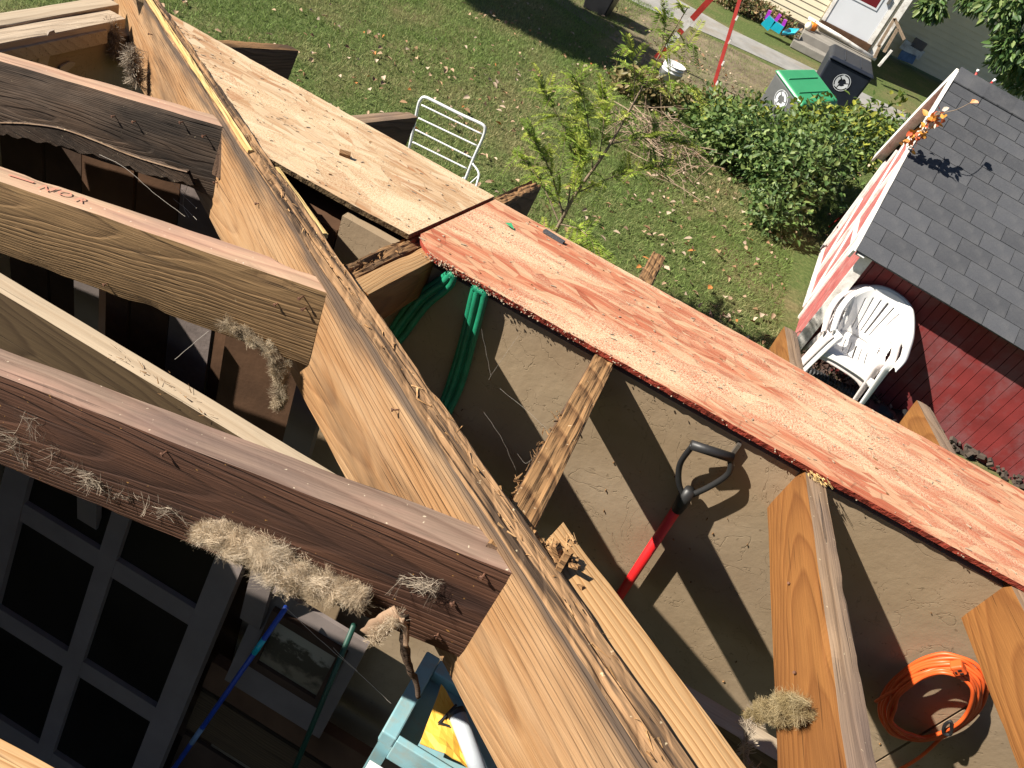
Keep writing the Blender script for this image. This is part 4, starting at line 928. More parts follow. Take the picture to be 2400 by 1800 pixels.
# ================================================================== SHRUBS, SAPLING, BRUSH
def shrub(label, blobs, nleaf, cols, L, seed, name='leafy_shrub', cat='shrub', group='shrubs beside the red shed', up=.5, stems=10):
    r = np.random.default_rng(seed); c0 = np.array(blobs[0][0]); t = thing(name, label, cat, (c0[0], c0[1], 0), group)
    wts = np.array([b[1][0] * b[1][1] for b in blobs]); wts = wts / wts.sum(); idx = r.choice(len(blobs), nleaf, p=wts)
    C_ = np.array([b[0] for b in blobs])[idx]; R_ = np.array([b[1] for b in blobs])[idx]
    d = unit(r.normal(size=(nleaf, 3))); rad = r.random(nleaf) ** .35
    lump = np.array([mnoise.noise(Vector(q * 2.6) + Vector((seed, 0, 0))) for q in d]); rad = rad * (1 + .75 * lump)
    P = C_ + d * R_ * rad[:, None]; P[:, 2] = np.maximum(P[:, 2], .03)
    D = unit(d * .7 + r.normal(size=(nleaf, 3)) * .7 + np.array([0, 0, -.1])); N = unit(d * .6 + np.array([0, 0, 1.0]) * up + r.normal(size=(nleaf, 3)) * .5)
    cc = np.array(cols)[r.integers(len(cols), size=nleaf)] * r.uniform(.7, 1.25, (nleaf, 1))
    leafmesh('foliage', P, D, N, r.uniform(L * .6, L * 1.2, nleaf), r.uniform(L * .35, L * .65, nleaf), cc, MT['leaf'], t, .18, seed, .12)['kind'] = 'stuff'
    mb = MB()
    for i in range(stems):
        b = blobs[i % len(blobs)]; e = Vector(b[0]) + Vector(r.normal(size=3)) * .25 * b[1][0]; s = Vector((c0[0] + r.normal() * .12, c0[1] + r.normal() * .12, 0))
        mb.tube(spline([s, s.lerp(e, .5) + Vector(r.normal(size=3)) * .06, e], 4), .007, 5)
    mb.build('stems', MT['bark'], t)['kind'] = 'stuff'
    return t
GRN = [(.125, .19, .05), (.09, .15, .042), (.19, .25, .075), (.055, .105, .03)]
YGR = [(.18, .235, .045), (.13, .19, .042), (.28, .29, .04), (.085, .14, .036)]
shrub('dense dark green shrub in front of the grey and green cart', [((.45, 9.55, .38), (.55, .5, .42)), ((.05, 9.7, .28), (.42, .4, .32)), ((.85, 9.3, .34), (.45, .45, .38))], 3300, GRN, .085, 31)
shrub('dense green shrub pressed against the white gable end of the shed', [((1.0, 8.9, .45), (.42, .5, .48)), ((1.12, 9.6, .55), (.45, .5, .5)), ((.95, 8.35, .2), (.3, .3, .25))], 3300, GRN + [(.14, .2, .08)], .085, 32)
shrub('yellow-green shrub climbing beside the black cart', [((1.35, 10.5, .6), (.45, .45, .5)), ((1.75, 11.2, .7), (.25, .3, .5)), ((.95, 10.5, .5), (.4, .4, .4))], 2700, YGR, .095, 33)
shrub('low shrub with yellow flowers at the left end of the hedge', [((-.05, 10.3, .25), (.5, .45, .3)), ((.35, 10.6, .32), (.4, .4, .32))], 2600, YGR + GRN, .08, 34)
shrub('small pale green shrub behind the shed ridge', [((2.35, 13.4, .3), (.45, .4, .35)), ((2.9, 13.2, .25), (.4, .35, .3))], 1500, [(.16, .22, .08), (.1, .17, .06)], .1, 35)
shrub('dry brown weeds along the house wall behind the toy', [((-.5, 19.2, .18), (.8, .3, .22)), ((.1, 19.1, .12), (.4, .25, .16)), ((-1.2, 18.9, .22), (.5, .3, .26))], 1800, [(.22, .14, .07), (.30, .20, .10), (.16, .13, .05), (.12, .15, .05)], .09, 36, 'weeds', 'weeds', None)
shrub('straw coloured tuft of tall grass beside the white bucket', [((-1.15, 10.3, .15), (.4, .3, .2)), ((-.55, 10.9, .12), (.35, .25, .16)), ((-.2, 11.1, .15), (.3, .25, .18))], 2200, [(.26, .20, .09), (.2, .17, .07), (.14, .16, .05)], .10, 37, 'dry_grass_tuft', 'grass', None)

# feathery sapling
sp = thing('sapling', 'feathery yellow-green sapling with a forked thin trunk standing behind the strand boards', 'tree', (-.72, 5.2, 0))
r = random.Random(12)
trunk = spline([(-.74, 5.2, 0), (-.71, 5.2, .4), (-.69, 5.2, .75), (-.63, 5.22, 1.1), (-.6, 5.24, 1.5), (-.58, 5.22, 1.85), (-.55, 5.2, 2.15)], 5)
MB().tube(trunk, [.017 - .014 * i / (len(trunk) - 1) for i in range(len(trunk))], 8).build('trunk', MT['bark'], sp, True)
limbs = []
for (z, end, rr) in [(.55, (-1.15, 5.05, 1.05), .008), (.62, (-.95, 5.3, 1.25), .008), (.5, (-1.25, 5.35, .75), .006), (.75, (-.25, 5.35, 1.15), .006), (.95, (-1.0, 5.1, 1.5), .006), (.45, (-.35, 5.0, .55), .006), (1.15, (-.2, 5.4, 1.35), .005), (1.0, (-.85, 5.5, 1.35), .005), (.35, (-.25, 5.25, .3), .006),
                     (1.5, (-.8, 5.2, 1.8), .004), (1.55, (-.3, 5.2, 1.75), .004), (.3, (-.85, 5.05, .35), .005), (.8, (-1.2, 5.2, 1.3), .006), (.7, (-.75, 4.95, 1.15), .006), (1.8, (-.42, 5.15, 2.0), .003), (1.85, (-.68, 5.2, 2.05), .003)]:
    s = min(trunk, key=lambda q: abs(q.z - z)); e = Vector(end); m_ = s.lerp(e, .5) + Vector((0, 0, .05))
    L_ = spline([s, m_, e], 6); limbs.append(L_); MB().tube(L_, [rr * (1 - .75 * i / (len(L_) - 1)) for i in range(len(L_))], 6).build('limb', MT['bark'], sp, True)
P = []; D = []; N = []; LL = []; CC = []; rn = np.random.default_rng(13); twm = MB()
def frond(p, d, length, col):
    d = Vector(d).normalized(); side = d.cross(ZP).normalized() if abs(d.z) < .95 else XP.copy(); m = int(length / .011)
    pts = []
    for i in range(m):
        u = i / m; q = p + d * length * u - ZP * (length * .35 * u * u); pts.append(q)
        for sgn in (-1, 1):
            P.append(q); D.append((side * sgn + d * .55 + ZP * rn.normal() * .12).normalized()); N.append((0, 0, 1) if rn.random() < .6 else tuple(rn.normal(size=3)))
            LL.append((.040 * (1 - .6 * u) + .008)); CC.append(np.array(col) * rn.uniform(.75, 1.25))
    twm.tube(pts[::3] + [pts[-1]], .0012, 4)
fc = [(.30, .38, .055), (.24, .33, .055), (.38, .43, .075), (.17, .25, .045)]
for L_ in limbs:
    for i in range(3, len(L_)):
        for _ in range((3 if i > 5 else 2) if L_[-1].z < 1.6 else 1):
            ax = (L_[i] - L_[i - 1]).normalized(); d = (ax * .7 + Vector(rn.normal(size=3)) * .75 + Vector((0, 0, .1)))
            frond(L_[i], d, rn.uniform(.09, .26), fc[rn.integers(4)])
for q in trunk[18:]:
    for _ in range(2): frond(q, Vector(rn.normal(size=3)) + Vector((0, 0, .3)), rn.uniform(.08, .18), fc[rn.integers(4)])
P = np.array([tuple(q) for q in P]); D = unit(np.array([tuple(q) for q in D])); N = unit(np.array([tuple(q) for q in N])); LL = np.array(LL)
leafmesh('foliage', P, D, N, LL, LL * .22, np.array(CC), MT['frond'], sp, .1, 1, .1)['kind'] = 'stuff'
twm.build('twigs', MT['bark'], sp)['kind'] = 'stuff'

bp = thing('brush_pile', 'tangled pile of dead grey twigs behind the sapling', 'brush', (-.55, 9.0, 0)); mb = MB(); r = random.Random(3)
for _ in range(150):
    c = Vector((-.55 + r.gauss(0, .35), 8.9 + r.gauss(0, .3), abs(r.gauss(.12, .1)))); d = Vector((r.gauss(0, 1), r.gauss(0, 1), r.gauss(0, .4))).normalized(); l = r.uniform(.12, .4)
    mb.tube([c - d * l, c + Vector((0, 0, r.uniform(-.04, .08))), c + d * l], r.uniform(.002, .006), 5)
mb.build('twigs', MT['twig'], bp)['kind'] = 'stuff'

# overhanging tree at the top right: trunk outside the frame, drooping leafy ends in view
tv = thing('overhanging_tree', 'leafy tree hanging over the shaded house wall at the top right', 'tree', (5.2, 10.8, 0))
MB().tube(spline([(5.2, 10.8, 0), (5.1, 10.8, 1.6), (4.7, 10.7, 3.0)], 6), [.13 - .004 * i for i in range(13)], 10).build('trunk', MT['bark'], tv, True)
mb = MB(); ends = [(2.3, 10.3, 2.35), (2.45, 10.6, 2.25), (2.0, 10.4, 2.62), (2.7, 10.5, 2.5), (1.45, 11.2, 2.25), (1.75, 10.9, 2.55), (2.75, 11.0, 2.1), (2.2, 10.6, 2.75), (3.2, 10.6, 2.4)]
for e in ends: MB().tube(spline([(4.75, 10.7, 2.9), (3.6, 10.6, 3.15), (Vector(e) + Vector((.3, 0, .25))), e], 6), [.03 - .0014 * i for i in range(19)], 6).build('limb', MT['bark'], tv, True)
rn = np.random.default_rng(44); n = 3400; idx = rn.integers(len(ends), size=n); sc_ = np.array([.28, .28, .3, .32, .16, .2, .28, .35, .4])[idx]
d = unit(rn.normal(size=(n, 3))); P = np.array(ends)[idx] + d * (rn.random(n) ** .5 * sc_)[:, None] * np.array([1, 1, .8])
D = unit(d * .5 + rn.normal(size=(n, 3)) * .5 + np.array([0, 0, -.7])); N = unit(rn.normal(size=(n, 3)) + np.array([-.4, 0, 1]))
cc = np.array([(.05, .10, .03), (.08, .15, .04), (.12, .19, .05), (.17, .22, .07)])[rn.integers(4, size=n)] * rn.uniform(.7, 1.2, (n, 1))
leafmesh('foliage', P, D, N, rn.uniform(.07, .13, n), rn.uniform(.03, .05, n), cc, MT['leaf'], tv, .15, 1, .1)['kind'] = 'stuff'

# ================================================================== RED GAMBREL SHED
ca, sa_ = math.cos(math.radians(4)), math.sin(math.radians(4))
EX = Vector((ca, -sa_, 0)); EY = Vector((sa_, ca, 0)); SO = Vector((1.327, 5.97, 0)); SLEN = 3.8; VW = 0.19
def SH(u, v, z): return SO + EX * u + EY * v + ZP * (z - .026 * u)
sh = thing('garden_shed', 'red garden shed with grey shingles, a deep front eave and chalky white trim', 'shed', SH(0, 0, 0))
PR = [(0, 1.08), (.963, 1.637), (1.543, 2.245), (2.1, 1.78), (2.8, 1.10)]
def SB(name, u0, u1, v0, v1, z0, z1, mat, parent): return MB().hexa([SH(u, v, z) for z in (z0, z1) for (u, v) in ((u0, v0), (u1, v0), (u1, v1), (u0, v1))]).build(name, MT[mat], parent)
wallF = SB('front_wall', .10, SLEN - .1, VW + .018, VW + .035, .0, 1.15, 'gap', sh)
npl = int((SLEN - .16) / .082)
for i in range(npl):
    u0 = .122 + i * .082
    p_ = SB('plank', u0, u0 + .0765, VW, VW + .0175, .04 + .02 * nz((i * .7, 0, 0), 1), 1.145, 'barnred', wallF)
SB('corner_board', .070, .155, .085, .112, .0, 1.12, 'whitetrim', sh)
gpts = ((.113, 0), (.113, 1.08), (.975, 1.58), (1.543, 2.17), (2.06, 1.74), (2.7, 1.12), (2.7, 0))
gv = [SH(.10, v, z) for v, z in gpts]
gv2 = [q + EX * .02 for q in gv]; n = 7
gab = MB().add(gv + gv2, [tuple(range(n)), tuple(range(2 * n - 1, n - 1, -1))] + [((i + 1) % n, i, n + i, n + (i + 1) % n) for i in range(n)]).build('gable_wall', MT['barnfade'], sh)
def trim(v0, z0, v1, z1, wd=.06, d=.02, name='trim_board', mat='whitetrim', u=.098):
    a = SH(u - d, v0, z0); b = SH(u - d, v1, z1); return MB().bar(a + EX * d / 2, b + EX * d / 2, wd, d, (b - a).cross(EX)).build(name, MT[mat], gab)
trim(.85, 0, .85, 1.45); trim(2.66, 0, 2.66, 1.12)
trim(1.0, .05, 1.0, 1.5, .05); trim(1.72, .05, 1.72, 1.5, .06, .024); trim(2.44, .05, 2.44, 1.3, .05); trim(.975, 1.5, 2.25, 1.5, .06, .025); trim(.975, .08, 2.465, .08, .06, .025); trim(1.03, .78, 1.69, .78, .04, .023)
for (a, b) in ((1.03, 1.685), (1.755, 2.41)):
    for (z0, z1) in ((.12, .75), (.81, 1.49)): trim(a, z0, b, z1, .034, .014)
for k in range(7): trim(.17 + k * .098, .02, .17 + k * .098, 1.05 + k * .052, .09, .008, 'gable_plank', 'barnfade')
for i in range(4):
    (v0, z0), (v1, z1) = PR[i], PR[i + 1]; a = SH(-.012, v0, z0 - .045); b = SH(-.012, v1, z1 - .045); MB().bar(a, b, .09, .02, (b - a).cross(EX)).build('rake_board', MT['whitetrim'], sh)
    a = SH(.045, v0, z0 - .03); b = SH(.045, v1, z1 - .03); MB().bar(a, b, .012, .07, (b - a).cross(EX)).build('soffit_strip', MT['whitetrim'], sh)
SB('far_wall', .12, SLEN - .1, 2.68, 2.695, 0, 1.1, 'barnred', sh); SB('end_wall', SLEN - .12, SLEN - .1, VW, 2.68, 0, 1.1, 'barnred', sh)
rf = thing('roof', None, None, SH(0, 0, 2)); rf.parent = sh; rf.matrix_parent_inverse = Matrix.Translation(sh.location).inverted()
for i in range(4):
    (v0, z0), (v1, z1) = PR[i], PR[i + 1]; nn = Vector((0, -(z1 - z0), v1 - v0)).normalized() * .012
    MB().hexa([SH(u, v + o_ * nn.y, z + o_ * nn.z) for o_ in (-1, 0) for (u, v, z) in ((0, v0, z0), (SLEN, v0, z0), (SLEN, v1, z1), (0, v1, z1))]).build('roof_panel', MT['shingle'], rf)
def shingle_mesh(wd, ln):
    t0, t1 = .0065, .0018
    me = bpy.data.meshes.new('shingle'); v = [(0, 0, -.001), (wd, 0, -.001), (wd, ln, -.001), (0, ln, -.001), (0, 0, t0), (wd, 0, t0), (wd, ln, t1), (0, ln, t1)]
    me.from_pydata(v, [], [(3, 2, 1, 0), (4, 5, 6, 7), (0, 1, 5, 4), (1, 2, 6, 5), (2, 3, 7, 6), (3, 0, 4, 7)]); me.update()
    g = me.attributes.new('grain', 'FLOAT_VECTOR', 'POINT'); g.data.foreach_set('vector', np.array(v, dtype=np.float32).ravel()); me.materials.append(MT['shingle']); return me
inv = (Matrix.Translation(rf.location)).inverted()
r = random.Random(9)
for seg, rows in ((0, 7), (1, 8)):
    (v0, z0), (v1, z1) = PR[seg], PR[seg + 1]; sl_ = Vector((0, v1 - v0, z1 - z0)); Ls = sl_.length; ex_ = Ls / rows
    vd = (EY * (v1 - v0) + ZP * (z1 - z0)).normalized(); ud = (EX - ZP * .028).normalized(); nd = ud.cross(vd).normalized(); vd = nd.cross(ud)
    full = shingle_mesh(.258, ex_ + .012); half = shingle_mesh(.126, ex_ + .012)
    for j in range(rows):
        u = -.004 - (0 if j % 2 == 0 else 0); k = 0
        while u < SLEN:
            me = half if (k == 0 and j % 2) else full; wd = .132 if me is half else .264
            o = bpy.data.objects.new('shingle', me); C.objects.link(o); o.parent = rf; o.matrix_parent_inverse = inv
            p = SH(u, v0, z0) + vd * (j * ex_ - .006 + (r.uniform(-.003, .003))) + nd * (.002 + .0004 * (j % 2))
            R = Matrix((ud, vd, nd)).transposed() @ Matrix.Rotation(r.gauss(0, .004), 3, 'Z') @ Matrix.Rotation(r.gauss(0, .004), 3, 'X')
            o.matrix_basis = Matrix.Translation(p) @ R.to_4x4(); u += wd; k += 1
for k in range(29):                                  # ridge caps
    u = k * .13; o = bpy.data.objects.new('ridge_cap', None)
    mbx = MB(); L_ = .15; drop = .085
    pts = [(-.10, -drop), (0, .008), (.10, -drop)]
    v = [SH(u + du, 1.543 + dv, 2.251 + dz + (.004 if du == 0 else -.001)) for du in (0, L_) for dv, dz in pts] + [SH(u + du, 1.543 + dv, 2.244 + dz) for du in (0, L_) for dv, dz in pts]
    bpy.data.objects.remove(o)
    mbx.add(v, [(0, 3, 4, 1), (1, 4, 5, 2), (6, 7, 10, 9), (7, 8, 11, 10), (0, 1, 7, 6), (1, 2, 8, 7), (3, 9, 10, 4), (4, 10, 11, 5), (0, 6, 9, 3), (2, 5, 11, 8)]).build('ridge_cap', MT['shingle'], rf)

# creeper with orange leaves on the rake of the shed
vn = thing('red_creeper', 'sprig of red and orange creeper leaves on the edge of the shed roof', 'vine', SH(-.02, .9, 1.8)); rn = np.random.default_rng(3); n = 85
A = VX(1958, 318, 1.345); B = VX(2035, 247, 1.385)
t_ = rn.random(n); P = np.array(A)[None] * (1 - t_[:, None]) + np.array(B)[None] * t_[:, None] + rn.normal(size=(n, 3)) * .024 + np.array([-.015, -.015, .015])
D = unit(rn.normal(size=(n, 3))); N = unit(rn.normal(size=(n, 3)) + np.array([-.8, -.3, .8]))
cc = np.array([(.55, .09, .03), (.50, .20, .03), (.62, .16, .07), (.34, .13, .02), (.6, .28, .05), (.6, .5, .4)])[rn.integers(6, size=n)]
leafmesh('leaves', P, D, N, rn.uniform(.03, .075, n), rn.uniform(.025, .05, n), cc, MT['leaf'], vn, .15)['kind'] = 'stuff'
MB().tube(spline([A, A.lerp(B, .5), B, VX(2060, 245, 1.45) + Vector((0, 0, .03)), VX(2085, 236, 1.52) + Vector((0, 0, .05))], 6), .003, 6).build('stem', MT['bark'], vn)
e_ = np.array(VX(2085, 236, 1.52) + Vector((0, 0, .05))); leafmesh('tip_leaf', e_[None] + np.array([[0, 0, 0], [.01, 0, .01]]), unit(np.array([[.6, .2, .4], [.5, -.4, .3]])), unit(np.array([[-.5, -.5, 1], [-.3, -.6, 1]])), np.array([.06, .05]), np.array([.05, .04]), np.array([(.7, .3, .12), (.7, .35, .2)]), MT['leaf'], vn)
for lab, x, y, x2, y2 in (('left red marker stake with a white tip behind the shed ridge', 1740, 720, 1700, 800), ('right red marker stake with a white tip behind the shed ridge', 1920, 820, 1830, 900)):
    q = lambda a, b: VY((1900 + a / 4.424) * .92167, (b / 4.424) * .92167, 9.4)
    a = q(x, y); b = q(x2, y2); t = thing('marker_stake', lab, 'stake', (b.x, b.y, 0), 'marker stakes behind the shed'); dd = (a - b)
    foot = b - dd * (b.z / dd.z); MB().tube([foot, a - dd * .35], .012, 8).build('shaft', MT['postred'], t, True); MB().tube([a - dd * .35, a], .014, 8).build('tip', MT['whiteplastic'], t, True)

# ================================================================== PLASTIC CHAIRS, PIPE, SHADOW MASS
def monobloc(label, org, rz, mat, name='plastic_chair'):
    t = thing(name, label, 'chair', org, 'stacked plastic chairs by the shed'); T = Matrix.Translation(org) @ Matrix.Rotation(rz, 4, 'Z') @ Matrix.Scale(.98, 4) @ Matrix.Scale(.90, 4, (1, 0, 0))
    def shell(nm, fn, nu, nv, th=.006, hole=None):
        V = [T @ Vector(fn(i / nu, j / nv)) for i in range(nu + 1) for j in range(nv + 1)]
        F = [(i * (nv + 1) + j, (i + 1) * (nv + 1) + j, (i + 1) * (nv + 1) + j + 1, i * (nv + 1) + j + 1) for i in range(nu) for j in range(nv) if not (hole and hole((i + .5) / nu, (j + .5) / nv))]
        o = mesh(nm, V, F, mat, t, True); m = o.modifiers.new('s', 'SOLIDIFY'); m.thickness = th; m.offset = 0; return o
    hb = [(-.225, -.20, .425), (-.225, -.06, .42), (-.215, .08, .42), (-.175, .19, .425), (-.09, .225, .43), (0, .232, .43)]
    hr = [(-.275, -.235, .575), (-.298, -.12, .632), (-.300, .04, .655), (-.275, .20, .72), (-.17, .315, .825), (0, .345, .855)]
    mir = lambda L: L + [(-x, y, z) for x, y, z in reversed(L[:-1])]
    base = spline(mir(hb), 16); rim = spline(mir(hr), 16); N_ = len(base) - 1
    def at(L, u):
        i = min(int(u * N_), N_ - 1); return L[i].lerp(L[i + 1], u * N_ - i)
    def wall(u, v):
        b = at(base, u); r0 = at(rim, u); p = b.lerp(r0, v); out_ = Vector((b.x, b.y - .0, 0)).normalized(); return p + out_ * (.02 * math.sin(math.pi * v)) * (1 if abs(u - .5) > .2 else -.6)
    def holes(u, v):
        a = abs(u - .5) * 2                                   # 0 back .. 1 front
        if ((a - .66) / .21) ** 2 + ((v - .52) / .33) ** 2 < 1: return True
        if .14 < v < .80:
            for c in (0, .085, .17, .255):
                if abs(a - c) < .0075: return True
        return False
    shell('back_shell', wall, 160, 24, .006, holes)
    def rimf(u, v):
        p = at(rim, u); q = at(rim, min(1, u + .01)) - at(rim, max(0, u - .01)); o_ = q.normalized().cross(ZP).normalized() * -1
        o_ = Vector((p.x, p.y - .02, 0)).normalized(); return p + o_ * (.048 * v) + ZP * (.006 * math.sin(math.pi * v) - .012 * v * v)
    shell('rim', rimf, 120, 6, .009)
    def seatz(x, y): return .428 - .028 * math.exp(-((x / .16) ** 4 + ((y) / .16) ** 4)) - .05 * max(0, (-y - .17) / .06) ** 2
    def seatf(u, v):
        y = -.232 + .46 * v; hw = .225 - .06 * max(0, (y - .08) / .15) ** 2; x = (2 * u - 1) * hw; return (x, y, seatz(x, y))
    def seath(u, v):
        return .22 < v < .78 and any(abs(u - c) < .009 for c in (.26, .38, .5, .62, .74))
    shell('seat', seatf, 64, 30, .006, seath)
    shell('front_apron', lambda u, v: (-.262 + .524 * u, -.236 - .012 * v, .405 - .085 * v + .05 * v * (1 - (2 * u - 1) ** 4)), 16, 4)
    for sg in (-1, 1):
        for nm, a, b, wt, wb in (('leg', (sg * .270, -.215, .585), (sg * .312, -.285, 0), .115, .05), ('leg', (sg * .215, .20, .44), (sg * .27, .34, 0), .08, .05)):
            a = Vector(a); b = Vector(b)
            def lg(u, v, a=a, b=b, sg=sg, wt=wt, wb=wb):
                p = a.lerp(b, u); w_ = wt + (wb - wt) * u ** .7; q = (v - .5) * 2
                return (p.x - sg * max(0, -q) ** 1.5 * w_ * .6, p.y + q * w_ * .42, p.z)
            shell(nm, lg, 10, 8, .007)
    return t
monobloc('white plastic armchair with slatted seat, upper of the stacked pair by the shed', Vector((1.755, 5.76, .045)), math.radians(-8), MT['whiteplastic'])
monobloc('faded pinkish plastic armchair, lower of the stacked pair by the shed', Vector((1.70, 5.78, 0.0)), math.radians(-6), MT['pinkplastic'])
cp = thing('corrugated_pipe', 'black corrugated drain pipe lying under the plastic chairs', 'pipe', (1.8, 5.82, .06)); mb = MB(); P = []; R = []
for i in range(81):
    t0 = i / 80; P.append(Vector((1.50, 5.70, .12)).lerp(Vector((2.12, 5.80, .10)), t0)); R.append(.056 if i % 4 < 2 else .047)
mb.tube(P, R, 16).build('pipe', MT['black'], cp)
tb = thing('black_shadow_mass', 'low black lumpy mass standing in for deep shadow beside the plastic chairs', 'shade mass', (2.25, 5.75, 0)); V = []; F = []  # black mass put in as the deep shadow on the ground
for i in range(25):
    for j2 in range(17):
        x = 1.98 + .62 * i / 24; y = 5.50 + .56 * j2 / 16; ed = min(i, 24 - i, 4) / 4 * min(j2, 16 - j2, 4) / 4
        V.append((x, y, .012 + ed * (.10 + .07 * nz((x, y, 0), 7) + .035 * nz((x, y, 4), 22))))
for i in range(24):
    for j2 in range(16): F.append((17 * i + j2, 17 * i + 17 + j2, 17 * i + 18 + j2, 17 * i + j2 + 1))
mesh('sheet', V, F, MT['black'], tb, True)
cl = thing('leaf_clump', 'dark clump of dead leaves under the plastic chairs', 'leaves', (1.8, 6.0, 0)); rn = np.random.default_rng(8); n = 420
P = np.array([1.85, 5.85, .1])[None] + rn.normal(size=(n, 3)) * np.array([.18, .08, .05]); leafmesh('leaves', P, unit(rn.normal(size=(n, 3))), unit(rn.normal(size=(n, 3)) + np.array([0, 0, 1])), rn.uniform(.03, .07, n), rn.uniform(.02, .05, n), np.array([(.10, .06, .045), (.16, .10, .08), (.05, .035, .03)])[rn.integers(3, size=n)], MT['litter'], cl, .3)['kind'] = 'stuff'
db = thing('soil_bank', 'crumbly bank of pale soil at the foot of the red shed wall', 'soil', (3.2, 5.95, 0)); mb = MB(); r = random.Random(2)
for _ in range(160):
    s = r.uniform(.008, .035); p = Vector((r.uniform(2.5, 4.4), r.gauss(6.02, .05), r.uniform(.0, .07))); mb.box((-s, -s * .7, -s * .5), (s, s * .7, s * .5), Matrix.Translation(p) @ Matrix.Rotation(r.random() * 6, 4, Vector((r.random() + .1, r.random(), r.random()))))
mb.build('clods', MT['soil'], db)['kind'] = 'stuff'

# white tubular folding chair with its webbing gone
fcx = thing('folding_chair_frame', 'bare white tubular lawn chair frame without webbing on the grass', 'chair', (-1.78, 5.3, 0))
q = lambda x, y, Y=5.3: VY(x / 3 + 737.3, y / 3, Y)
def rl(pts, rad=.011, nm='frame_tube', smooth=True, n=6): return MB().tube(spline(pts, n), rad, 8).build(nm, MT['whitetube'], fcx, smooth)
rl([q(440, 960), q(475, 800), q(497, 690), q(512, 650), q(540, 630), q(600, 655), q(760, 735), q(880, 790), q(920, 812), q(932, 840), q(915, 900), q(860, 1020), q(800, 1170), q(740, 1300), q(700, 1400)], .012, 'back_frame', n=4)
for a, b in (((520, 680), (912, 870)), ((500, 765), (880, 945)), ((480, 840), (848, 1025)), ((462, 920), (812, 1092))): rl([q(*a), q((a[0] + b[0]) / 2, (a[1] + b[1]) / 2), q(*b)], .007, 'cross_bar')
rl([q(850, 1060, 5.25), q(890, 1120, 5.22), q(878, 1190, 5.15), q(850, 1290, 5.1)], .008, 'arm_loop'); rl([q(900, 1130, 5.25), q(850, 1175, 5.25), q(790, 1230, 5.25)], .006, 'brace')
a0, a1 = q(440, 960), q(740, 1300)
for p in (a0, a1):
    rl([Vector((p.x, 5.3, .37)), Vector((p.x, 5.05, .38)), Vector((p.x, 4.8, .40))], .011, 'seat_rail'); rl([Vector((p.x, 5.28, .37)), Vector((p.x, 5.05, .2)), Vector((p.x, 4.85, .0))], .011, 'leg'); rl([Vector((p.x, 4.85, .40)), Vector((p.x, 5.15, .2)), Vector((p.x, 5.4, .0))], .011, 'leg')

# ================================================================== BUCKET, CARTS, A-FRAME, TOY
bu = thing('white_bucket', 'white plastic bucket standing in the straw grass beside the red legs', 'bucket', (-.99, 11.15, 0))
MB().lathe([(.01, .012), (.127, .012), (.135, .0), (.148, .28), (.155, .282), (.155, .296), (.149, .30), (.150, .325), (.157, .327), (.157, .345), (.150, .348), (.152, .372), (.158, .376), (.154, .382), (.145, .378), (.128, .03), (.01, .03)], (-.99, 11.15, 0), 36).build('bucket_body', MT['whiteplastic'], bu, True)
MB().tube(spline([(-.99 + .158 * math.cos(a), 11.15 + .158 * math.sin(a) - .05 * math.sin(math.pi * i / 10), .30 - .16 * math.sin(math.pi * i / 10)) for i, a in enumerate(np.linspace(math.pi, 2 * math.pi, 11))], 3), .003, 6).build('handle', MT['steel'], bu, True)
mb = MB(); mb.box((-.018, -.002, -.012), (.018, .002, .012), Matrix.Translation((-.99, 11.15 - .141, .15))); mb.build('label_mark', MT['bluegrey'], bu)

def recycle_mark(T, R, parent):
    mb = MB()
    for k in range(3):
        a0 = 2 * math.pi * k / 3 + .3; arc = [Vector((math.cos(a0 + u * 1.45) * R * .62, -.004, math.sin(a0 + u * 1.45) * R * .62)) for u in np.linspace(0, 1, 7)]
        w_ = R * .17
        for i in range(6):
            p0, p1 = arc[i], arc[i + 1]; n0 = p0.normalized() * w_; n1 = p1.normalized() * w_
            mb.add([T @ v for v in (p0 - n0, p0 + n0, p1 + n1, p1 - n1)], [(0, 1, 2, 3)])
        p = arc[-1]; tn = (arc[-1] - arc[-2]).normalized(); nn = p.normalized(); mb.add([T @ v for v in (p - nn * w_ * 1.9, p + nn * w_ * 1.9, p + tn * w_ * 2.4)], [(0, 1, 2)])
    for i in range(24):
        a, b = 2 * math.pi * i / 24, 2 * math.pi * (i + 1) / 24; mb.add([T @ Vector((math.cos(t) * rr, -.003, math.sin(t) * rr)) for t, rr in ((a, R * .93), (a, R), (b, R), (b, R * .93))], [(0, 1, 2, 3)])
    return mb.build('printed_mark', MT['mark'], parent)
